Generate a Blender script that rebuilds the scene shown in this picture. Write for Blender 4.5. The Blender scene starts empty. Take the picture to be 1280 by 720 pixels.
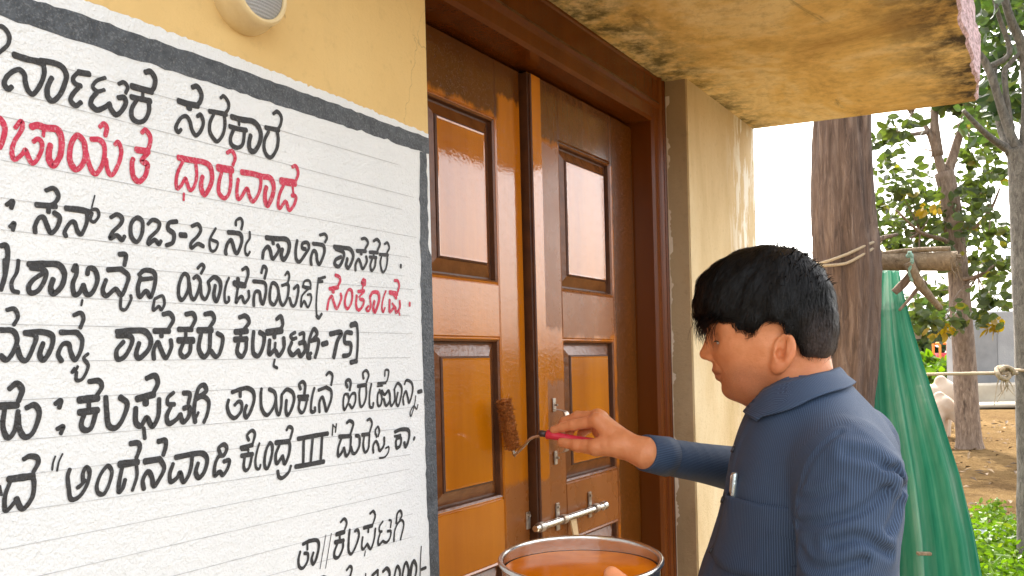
import bpy, math, random
import numpy as np
from mathutils import Matrix, Vector
random.seed(7); RNG=np.random.default_rng(11)
SC=bpy.context.scene; COL=SC.collection; rad=math.radians
# ---------------------------------------------------------------- camera
FPX=1100.0; TH=rad(31.3); RS=0.025; RC=math.cos(math.asin(RS))
CAM=np.array([0,0,1.55])
F=np.array([math.cos(TH),math.sin(TH),0.]); R=np.array([math.sin(TH),-math.cos(TH),0.]); U=np.array([0,0,1.])
cd=bpy.data.cameras.new('camera'); cam=bpy.data.objects.new('camera',cd); COL.objects.link(cam); SC.camera=cam
cr=RC*R-RS*U; cu=RC*U+RS*R
cam.matrix_world=Matrix(((cr[0],cu[0],-F[0],CAM[0]),(cr[1],cu[1],-F[1],CAM[1]),(cr[2],cu[2],-F[2],CAM[2]),(0,0,0,1)))
cd.sensor_width=36; cd.lens=36*FPX/1280; cd.shift_y=95/1280; cd.clip_start=.02; cd.clip_end=2000
# ---------------------------------------------------------------- light and exposure
SUN_EL=rad(50); SUN_AZ=np.array([.92,.39])            # horizontal direction towards the sun
w=bpy.data.worlds.new('World'); SC.world=w; w.use_nodes=True
nt=w.node_tree; bg=nt.nodes['Background']; sky=nt.nodes.new('ShaderNodeTexSky'); sky.sky_type='NISHITA'
sky.sun_disc=False; sky.sun_elevation=SUN_EL; sky.sun_rotation=math.atan2(SUN_AZ[0],SUN_AZ[1])
sky.air_density=1.0; sky.dust_density=4.0; sky.ozone_density=.6
hs=nt.nodes.new('ShaderNodeHueSaturation'); hs.inputs['Saturation'].default_value=.30; nt.links.new(sky.outputs[0],hs.inputs['Color'])
tn=nt.nodes.new('ShaderNodeMix'); tn.data_type='RGBA'; tn.blend_type='MULTIPLY'; tn.inputs[0].default_value=1; tn.inputs[7].default_value=(1.0,.975,.935,1); nt.links.new(hs.outputs[0],tn.inputs[6])
nt.links.new(tn.outputs[2],bg.inputs[0]); bg.inputs[1].default_value=.15
sl=bpy.data.lights.new('sun','SUN'); so=bpy.data.objects.new('sun',sl); COL.objects.link(so)
sl.energy=2.0; sl.angle=rad(.6); sl.color=(1,.95,.86)
sd=Vector((SUN_AZ[0]*math.cos(SUN_EL),SUN_AZ[1]*math.cos(SUN_EL),math.sin(SUN_EL)))
so.rotation_euler=sd.to_track_quat('Z','Y').to_euler()
SC.view_settings.view_transform='Standard'; SC.view_settings.look='None'; SC.view_settings.gamma=1
SC.view_settings.use_curve_mapping=False; SC.view_settings.exposure=2.53
SC.render.engine='CYCLES'
# ---------------------------------------------------------------- helpers
def ray(px,py):
    x=px-640; y=py-455; u=x*RC-y*RS; v=x*RS+y*RC
    return F+R*(u/FPX)-U*(v/FPX)
def at(px,py,t): return CAM+ray(px,py)*t
def onY(px,py,Y): d=ray(px,py); return CAM+d*(Y/d[1])
def onZ(px,py,Z=0.): d=ray(px,py); return CAM+d*((Z-1.55)/d[2])
def tag(o,label=None,cat=None,group=None,kind=None):
    for k,v in (('label',label),('category',cat),('group',group),('kind',kind)):
        if v: o[k]=v
    return o
ORG={}
def empty(name,loc,label=None,cat=None,group=None):
    o=bpy.data.objects.new(name,None); COL.objects.link(o); o.location=loc; o.empty_display_size=.1
    ORG[o.name]=np.array(loc,float); return tag(o,label,cat,group)
def mk(name,V,Fc,mat,parent=None,smooth=False,org=None,uv=None,attrs=None):
    """one mesh object from world-space vertices; its origin is the origin of its thing"""
    V=np.asarray(V,float).reshape(-1,3)
    if parent is not None: o0=ORG[parent.name]
    else: o0=np.zeros(3) if org is None else np.asarray(org,float)
    me=bpy.data.meshes.new(name)
    me.from_pydata((V-o0).tolist(),[],[list(map(int,f)) for f in Fc] if not isinstance(Fc,np.ndarray) else Fc.tolist())
    if isinstance(mat,(list,tuple)):
        for m in mat: me.materials.append(m)
    else: me.materials.append(mat)
    if smooth: me.polygons.foreach_set('use_smooth',[True]*len(me.polygons))
    if attrs:
        for k,a in attrs.items():
            at_=me.attributes.new(k,'FLOAT','POINT'); at_.data.foreach_set('value',np.asarray(a,np.float32))
    me.update()
    o=bpy.data.objects.new(name,me); COL.objects.link(o); ORG[o.name]=o0
    if parent is not None: o.parent=parent
    else: o.location=o0
    return o
class MB:
    def __init__(s): s.V=[];s.F=[];s.n=0
    def add(s,V,Fc):
        V=np.asarray(V,float).reshape(-1,3); s.V.append(V); s.F+= [[int(i)+s.n for i in f] for f in Fc]; s.n+=len(V); return s
    def box(s,a,b,bev=0.):
        a=np.minimum(a,b)*1.; b2=np.maximum(a,b)*1.
        x0,y0,z0=a; x1,y1,z1=b2
        if bev<=0:
            V=[(x0,y0,z0),(x1,y0,z0),(x1,y1,z0),(x0,y1,z0),(x0,y0,z1),(x1,y0,z1),(x1,y1,z1),(x0,y1,z1)]
            return s.add(V,[(0,3,2,1),(4,5,6,7),(0,1,5,4),(1,2,6,5),(2,3,7,6),(3,0,4,7)])
        # chamfered box
        V=[];idx={}
        for i,sx in enumerate((0,1)):
            for j,sy in enumerate((0,1)):
                for k,sz in enumerate((0,1)):
                    X=(x0,x1)[i];Y=(y0,y1)[j];Z=(z0,z1)[k]
                    dx=bev*(1-2*i);dy=bev*(1-2*j);dz=bev*(1-2*k)
                    idx[i,j,k,0]=len(V);V.append((X,Y+dy,Z+dz))
                    idx[i,j,k,1]=len(V);V.append((X+dx,Y,Z+dz))
                    idx[i,j,k,2]=len(V);V.append((X+dx,Y+dy,Z))
        I=idx;Fc=[]
        for i in (0,1): Fc.append([I[i,0,0,0],I[i,1,0,0],I[i,1,1,0],I[i,0,1,0]])
        for j in (0,1): Fc.append([I[0,j,0,1],I[1,j,0,1],I[1,j,1,1],I[0,j,1,1]])
        for k in (0,1): Fc.append([I[0,0,k,2],I[1,0,k,2],I[1,1,k,2],I[0,1,k,2]])
        for j in (0,1):
            for k in (0,1): Fc.append([I[0,j,k,1],I[1,j,k,1],I[1,j,k,2],I[0,j,k,2]])
        for i in (0,1):
            for k in (0,1): Fc.append([I[i,0,k,0],I[i,1,k,0],I[i,1,k,2],I[i,0,k,2]])
        for i in (0,1):
            for j in (0,1): Fc.append([I[i,j,0,0],I[i,j,1,0],I[i,j,1,1],I[i,j,0,1]])
        for i in (0,1):
            for j in (0,1):
                for k in (0,1): Fc.append([I[i,j,k,0],I[i,j,k,1],I[i,j,k,2]])
        return s.add(V,Fc)
    def tube(s,pts,rr,n=12,cap=True,noise=0.,seed=0):
        pts=np.asarray(pts,float); m=len(pts); rr=np.broadcast_to(np.asarray(rr,float),(m,))
        T=np.gradient(pts,axis=0); T/=np.linalg.norm(T,axis=1)[:,None]+1e-12
        a=np.array([0,0,1.]) if abs(T[0][2])<.9 else np.array([1.,0,0])
        rs=np.random.default_rng(seed); V=[]
        N=np.cross(T[0],a); N/=np.linalg.norm(N)
        ph=np.arange(n)/n*2*math.pi; pr=rs.normal(size=n)
        for i in range(m):
            N=N-T[i]*(N@T[i]); N/=np.linalg.norm(N)+1e-12; B=np.cross(T[i],N)
            pr=pr*.8+rs.normal(size=n)*.6*.6
            r_=rr[i]*(1+noise*pr)
            V.append(pts[i]+r_[:,None]*(np.cos(ph)[:,None]*N+np.sin(ph)[:,None]*B))
        V=np.concatenate(V); Fc=[]
        for i in range(m-1):
            for j in range(n):
                k=(j+1)%n; Fc.append([i*n+j,i*n+k,(i+1)*n+k,(i+1)*n+j])
        if cap: Fc.append(list(range(n))[::-1]); Fc.append([(m-1)*n+j for j in range(n)])
        return s.add(V,Fc)
    def lathe(s,prof,c,axis=(0,0,1),n=48,close=False):
        ax=np.array(axis,float); ax/=np.linalg.norm(ax); a=np.array([1.,0,0]) if abs(ax[0])<.9 else np.array([0,1.,0])
        N=np.cross(ax,a);N/=np.linalg.norm(N);B=np.cross(ax,N); c=np.array(c,float)
        V=[];Fc=[];m=len(prof)
        for r_,h in prof:
            for j in range(n):
                t=2*math.pi*j/n; V.append(c+ax*h+r_*(math.cos(t)*N+math.sin(t)*B))
        for i in range(m-1 if not close else m):
            i2=(i+1)%m
            for j in range(n):
                k=(j+1)%n; Fc.append([i*n+j,i*n+k,i2*n+k,i2*n+j])
        return s.add(V,Fc)
    def build(s,name,mat,parent=None,smooth=False,org=None):
        return mk(name,np.concatenate(s.V),s.F,mat,parent,smooth,org)
def spline(pts,k=8):
    """Catmull-Rom through the points"""
    P=np.asarray(pts,float)
    if len(P)<3: return np.array([P[0]+(P[-1]-P[0])*i/k for i in range(k+1)])
    closed=np.linalg.norm(P[0]-P[-1])<1e-9
    Q=np.vstack([P[-2] if closed else 2*P[0]-P[1],P,P[1] if closed else 2*P[-1]-P[-2]]); out=[]
    for i in range(1,len(Q)-2):
        p0,p1,p2,p3=Q[i-1],Q[i],Q[i+1],Q[i+2]
        for j in range(k):
            t=j/k; out.append(.5*((2*p1)+(-p0+p2)*t+(2*p0-5*p1+4*p2-p3)*t*t+(-p0+3*p1-3*p2+p3)*t**3))
    out.append(Q[-2]); return np.array(out)
# ---------------------------------------------------------------- materials
class NT:
    def __init__(s,name):
        s.m=bpy.data.materials.new(name); s.m.use_nodes=True; s.t=s.m.node_tree; s.b=s.t.nodes['Principled BSDF']; s.out=s.t.nodes['Material Output']
        g=s.t.nodes.new('ShaderNodeNewGeometry'); s.pos=g.outputs['Position']; s.geo=g
    def n(s,ty,**k):
        x=s.t.nodes.new(ty)
        for a,v in k.items(): setattr(x,a,v)
        return x
    def l(s,a,b): s.t.links.new(a,b)
    def set(s,sock,v):
        if hasattr(v,'links') or isinstance(v,bpy.types.NodeSocket): s.l(v,sock)
        else: sock.default_value=v
    def mul(s,v,sc):
        x=s.n('ShaderNodeVectorMath',operation='MULTIPLY'); s.l(v,x.inputs[0]); x.inputs[1].default_value=sc; return x.outputs[0]
    def math(s,op,a,b=0.,c=None,clamp=False):
        x=s.n('ShaderNodeMath',operation=op); x.use_clamp=clamp; s.set(x.inputs[0],a); s.set(x.inputs[1],b)
        if c is not None: s.set(x.inputs[2],c)
        return x.outputs[0]
    def noise(s,scale,detail=4,rough=.55,vec=None,dist=0.):
        x=s.n('ShaderNodeTexNoise'); s.l(vec if vec is not None else s.pos,x.inputs['Vector']); x.inputs['Scale'].default_value=scale
        x.inputs['Detail'].default_value=detail; x.inputs['Roughness'].default_value=rough; x.inputs['Distortion'].default_value=dist
        return x.outputs['Fac']
    def ramp(s,f,stops,interp='LINEAR'):
        x=s.n('ShaderNodeValToRGB'); s.l(f,x.inputs[0]); e=x.color_ramp.elements; x.color_ramp.interpolation=interp
        while len(e)<len(stops): e.new(.5)
        for i,(p,c) in enumerate(stops):
            e[i].position=p; e[i].color=(c,c,c,1) if not hasattr(c,'__len__') else (*c[:3],1)
        return x.outputs[0]
    def mix(s,f,a,b,ty='MIX'):
        x=s.n('ShaderNodeMix',data_type='RGBA',blend_type=ty); s.set(x.inputs[0],f)
        for sk,v in ((x.inputs[6],a),(x.inputs[7],b)):
            if isinstance(v,bpy.types.NodeSocket): s.l(v,sk)
            else: sk.default_value=(*v[:3],1)
        return x.outputs[2]
    def bump(s,h,dist,strength=1.,prev=None):
        x=s.n('ShaderNodeBump'); x.inputs['Distance'].default_value=dist; x.inputs['Strength'].default_value=strength; s.l(h,x.inputs['Height'])
        if prev is not None: s.l(prev,x.inputs['Normal'])
        return x.outputs[0]
    def fin(s,col=None,rough=.6,normal=None,**k):
        if col is not None:
            if isinstance(col,bpy.types.NodeSocket): s.l(col,s.b.inputs['Base Color'])
            else: s.b.inputs['Base Color'].default_value=(*col,1)
        s.set(s.b.inputs['Roughness'],rough)
        if normal is not None: s.l(normal,s.b.inputs['Normal'])
        for a,v in k.items(): s.set(s.b.inputs[a.replace('_',' ')],v)
        return s.m
def simple(name,c1,c2,scale=20,rough=.6,bs=80,bd=.001,det=5,lo=.35,hi=.65,**k):
    m=NT(name); f=m.noise(scale,det); col=m.mix(m.ramp(f,[(lo,0),(hi,1)]),c1,c2)
    return m.fin(col,rough,m.bump(m.noise(bs,4),bd),**k)
# plaster
def plaster(name,cols,streak=None,bd=.0015,rough=.85,bs=160):
    m=NT(name); v=m.mul(m.pos,(1,1,.35)) if streak else m.pos
    c=m.ramp(m.noise(3.2,7,.62,v,.4),[(.30,cols[0]),(.5,cols[1]),(.68,cols[2])])
    c=m.mix(m.ramp(m.noise(60,5,.7),[(.55,0),(.75,.35)]),c,tuple(x*.72 for x in cols[0]))
    nb=m.bump(m.noise(bs,6,.7),bd); nb=m.bump(m.noise(18,3),.003,.5,nb)
    return m,c,nb
m_,c_,n_=plaster('yellow plaster',[(.60,.40,.155),(.66,.45,.18),(.69,.48,.20)],bd=.0009)
v_=m_.n('ShaderNodeTexVoronoi'); v_.inputs['Scale'].default_value=26; m_.l(m_.mul(m_.pos,(1,1,.5)),v_.inputs['Vector'])
c_=m_.mix(m_.ramp(v_.outputs['Distance'],[(.02,.55),(.05,0)]),c_,(.25,.14,.05))
s_=m_.ramp(m_.noise(2.2,7,.7,m_.mul(m_.pos,(1.3,1,.25))),[(.52,0),(.75,.5)]); c_=m_.mix(s_,c_,(.44,.29,.12))
cr=m_.n('ShaderNodeTexVoronoi',feature='DISTANCE_TO_EDGE'); cr.inputs['Scale'].default_value=5.5; dd=m_.n('ShaderNodeVectorMath',operation='MULTIPLY_ADD'); nn_=m_.n('ShaderNodeTexNoise'); nn_.inputs['Scale'].default_value=14; nn_.inputs['Detail'].default_value=6
m_.l(m_.pos,nn_.inputs['Vector']); m_.l(nn_.outputs['Color'],dd.inputs[0]); dd.inputs[1].default_value=(.12,.12,.12); m_.l(m_.pos,dd.inputs[2]); m_.l(dd.outputs[0],cr.inputs['Vector'])
k_=m_.math('MULTIPLY',m_.ramp(cr.outputs['Distance'],[(.0,1),(.006,0)]),m_.ramp(m_.noise(3,3),[(.50,0),(.6,.55)])); c_=m_.mix(k_,c_,(.22,.14,.06))
YELLOW=m_.fin(c_,.82,n_)
m_,c_,n_=plaster('cream weathered plaster',[(.50,.35,.155),(.66,.51,.29),(.74,.62,.40)],True,.0032)
fl=m_.ramp(m_.noise(13,8,.7,m_.mul(m_.pos,(1.8,1,.35))),[(.51,0),(.545,1)]); 
sx=m_.n('ShaderNodeSeparateXYZ'); m_.l(m_.pos,sx.inputs[0])
edge=m_.math('MULTIPLY',m_.ramp(m_.math('SUBTRACT',sx.outputs[0],1.96),[(.28,0),(.42,1)]),m_.ramp(m_.math('MULTIPLY',sx.outputs[2],.4),[(.50,0),(.72,1)]))
c_=m_.mix(m_.math('MULTIPLY',fl,edge),c_,(.86,.82,.72))
CREAM=m_.fin(c_,.88,m_.bump(m_.noise(42,6,.65,m_.mul(m_.pos,(1,1,.5))),.004,.6,n_))
m_,c_,n_=plaster('bare grey cement',[(.27,.185,.095),(.38,.27,.15),(.44,.33,.20)],True,.002)
CEMENT=m_.fin(c_,.9,n_)
m_=NT('ochre canopy soffit')
c_=m_.ramp(m_.noise(2.6,8,.68,None,.9),[(.28,(.46,.26,.055)),(.45,(.78,.53,.17)),(.57,(.86,.67,.32)),(.72,(.68,.40,.08))])
c_=m_.mix(m_.ramp(m_.noise(38,6,.72),[(.47,0),(.74,.5)]),c_,(.30,.16,.03))
c_=m_.mix(m_.ramp(m_.noise(6,9,.75,m_.mul(m_.pos,(.5,1.6,1)),1.4),[(.60,0),(.72,.7)]),c_,(.13,.075,.025))
sx=m_.n('ShaderNodeSeparateXYZ'); m_.l(m_.pos,sx.inputs[0])
e2=m_.math('MULTIPLY',m_.ramp(sx.outputs[1],[(.15,1),(.30,0)]),m_.ramp(m_.noise(14,8,.7),[(.36,0),(.58,1)]))
c_=m_.mix(e2,c_,(.045,.03,.018))
e3=m_.math('MULTIPLY',m_.ramp(sx.outputs[1],[(.60,0),(.70,1)]),m_.ramp(m_.noise(22,8,.7),[(.42,0),(.60,.9)])); c_=m_.mix(e3,c_,(.10,.075,.015))
OCHRE=m_.fin(c_,.85,m_.bump(m_.noise(130,7,.8),.0042,1,m_.bump(m_.noise(14,6,.6),.010,.8)))
m_=NT('pink weathered fascia'); f_=m_.noise(40,8,.75,m_.mul(m_.pos,(1,1,3)))
FASCIA=m_.fin(m_.mix(m_.ramp(f_,[(.42,0),(.62,1)]),(.62,.42,.44),(.18,.10,.09)),.8,m_.bump(f_,.004))
# sign paint
def roughwall(m,prev=None,a=1.):
    vo=m.noise(330,3,.6); nb=m.bump(vo,.0016*a); return m.bump(m.noise(90,5,.6),.0032*a,.6,nb)
m_=NT('white sign paint'); f_=m_.noise(5,6,.6)
c_=m_.mix(m_.ramp(f_,[(.35,0),(.7,1)]),(.74,.75,.755),(.67,.685,.695)); c_=m_.mix(m_.ramp(m_.noise(170,3,.6),[(.58,0),(.75,.25)]),c_,(.55,.56,.57))
WHITE=m_.fin(c_,.75,roughwall(m_))
def brushpaint(name,c1,c2,sc,rough,show=(.62,.8),wht=.0):
    m=NT(name); f=m.noise(sc,7,.7); c=m.mix(m.ramp(f,[(.35,0),(.65,1)]),c1,c2)
    g=m.noise(520,2,.5); c=m.mix(m.math('MULTIPLY',m.ramp(g,[(show[0],0),(show[1],1)]),wht),c,(.75,.75,.75))
    return m.fin(c,rough,roughwall(m))
BAND=brushpaint('slate grey band paint',(.028,.034,.042),(.075,.086,.10),70,.55,(.52,.8),.16)
BLACK=brushpaint('black lettering paint',(.014,.014,.016),(.032,.032,.034),120,.6,(.62,.8),.12)
RED=brushpaint('red lettering paint',(.44,.009,.042),(.54,.028,.075),90,.55,(.56,.74),.32)
PENCIL=simple('pencil line',(.33,.33,.34),(.55,.55,.55),60,.8)
# door paint
def doorpaint(name,new,old,boxes,dark=None,dboxes=(),gloss=.03,oldrough=.30,spec=.3):
    """glossy wet paint over older dull paint; boxes are patches not yet repainted (x0,x1,z0,z1)"""
    m=NT(name); sx=m.n('ShaderNodeSeparateXYZ')
    nz=m.n('ShaderNodeTexNoise'); m.l(m.mul(m.pos,(1,1,.45)),nz.inputs['Vector']); nz.inputs['Scale'].default_value=42; nz.inputs['Detail'].default_value=7; nz.inputs['Roughness'].default_value=.65
    dv=m.n('ShaderNodeVectorMath',operation='MULTIPLY_ADD'); m.l(nz.outputs['Color'],dv.inputs[0]); dv.inputs[1].default_value=(.022,0,.046); m.l(m.pos,dv.inputs[2])
    m.l(dv.outputs[0],sx.inputs[0]); X,Z=sx.outputs[0],sx.outputs[2]
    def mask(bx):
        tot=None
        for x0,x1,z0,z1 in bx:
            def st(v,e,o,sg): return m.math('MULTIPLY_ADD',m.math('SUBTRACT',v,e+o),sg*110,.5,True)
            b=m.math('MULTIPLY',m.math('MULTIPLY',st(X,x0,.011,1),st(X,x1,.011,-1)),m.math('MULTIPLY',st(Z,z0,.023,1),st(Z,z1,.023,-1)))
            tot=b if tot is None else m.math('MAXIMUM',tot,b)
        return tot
    f=m.noise(7,7,.65,m.mul(m.pos,(1.6,1,.16)))
    old=old or new; cn=m.mix(m.ramp(f,[(.3,0),(.7,1)]),new[0],new[1]); co=m.mix(m.ramp(f,[(.3,0),(.7,1)]),old[0],old[1])
    n1=m.bump(m.noise(170,2,.5),.00010,1.); n1=m.bump(m.ramp(m.noise(420,2,.6),[(.60,0),(.72,1)]),.00012,1.,n1); n1=m.bump(m.noise(26,2,.5),.0006,.25,n1)
    n1=m.bump(m.noise(60,4,.6,m.mul(m.pos,(3,1,.12))),.00012,.5,n1)
    if not boxes: return m.fin(cn,gloss,n1,Specular_IOR_Level=spec)
    tot=mask(boxes); c=m.mix(tot,cn,co)
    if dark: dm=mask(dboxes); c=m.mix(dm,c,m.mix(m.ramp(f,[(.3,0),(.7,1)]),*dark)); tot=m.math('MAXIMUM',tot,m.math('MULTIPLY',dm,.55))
    r=m.math('MULTIPLY_ADD',m.math('MULTIPLY',tot,m.ramp(m.noise(16,4),[(.3,.75),(.7,1.1)])),oldrough-gloss,gloss)
    sp=m.math('MULTIPLY_ADD',tot,-.6,.95)
    return m.fin(c,r,n1,Specular_IOR_Level=sp)
BARE=[(1.452,1.532,1.615,1.97),(1.452,1.54,.0,1.515),(1.525,1.775,1.60,1.70),(1.525,1.775,1.19,1.32),(1.318,1.45,.0,1.335),(1.52,1.78,.0,.93)]
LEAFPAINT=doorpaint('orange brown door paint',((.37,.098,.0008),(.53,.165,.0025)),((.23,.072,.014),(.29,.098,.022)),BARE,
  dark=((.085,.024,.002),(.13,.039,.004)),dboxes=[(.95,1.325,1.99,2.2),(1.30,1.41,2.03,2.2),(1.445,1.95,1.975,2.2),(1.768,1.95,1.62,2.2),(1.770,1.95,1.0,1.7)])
FRAMEPAINT=doorpaint('dark brown frame paint',((.10,.022,.002),(.135,.034,.003)),None,[],gloss=.22)
GROOVE=simple('dark brown groove',(.065,.019,.004),(.10,.030,.006),40,.5)  # darker brown for the panel grooves and the left-facing leaf edges
BEVEL=simple('older brown panel edge',(.13,.040,.008),(.19,.062,.014),30,.26)
STEEL=simple('brushed steel',(.62,.60,.57),(.72,.70,.67),60,.22,200,.0002,Metallic=1.)
WORN=simple('worn painted metal',(.30,.20,.13),(.62,.58,.52),45,.35,200,.0004,Metallic=.7)
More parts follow.
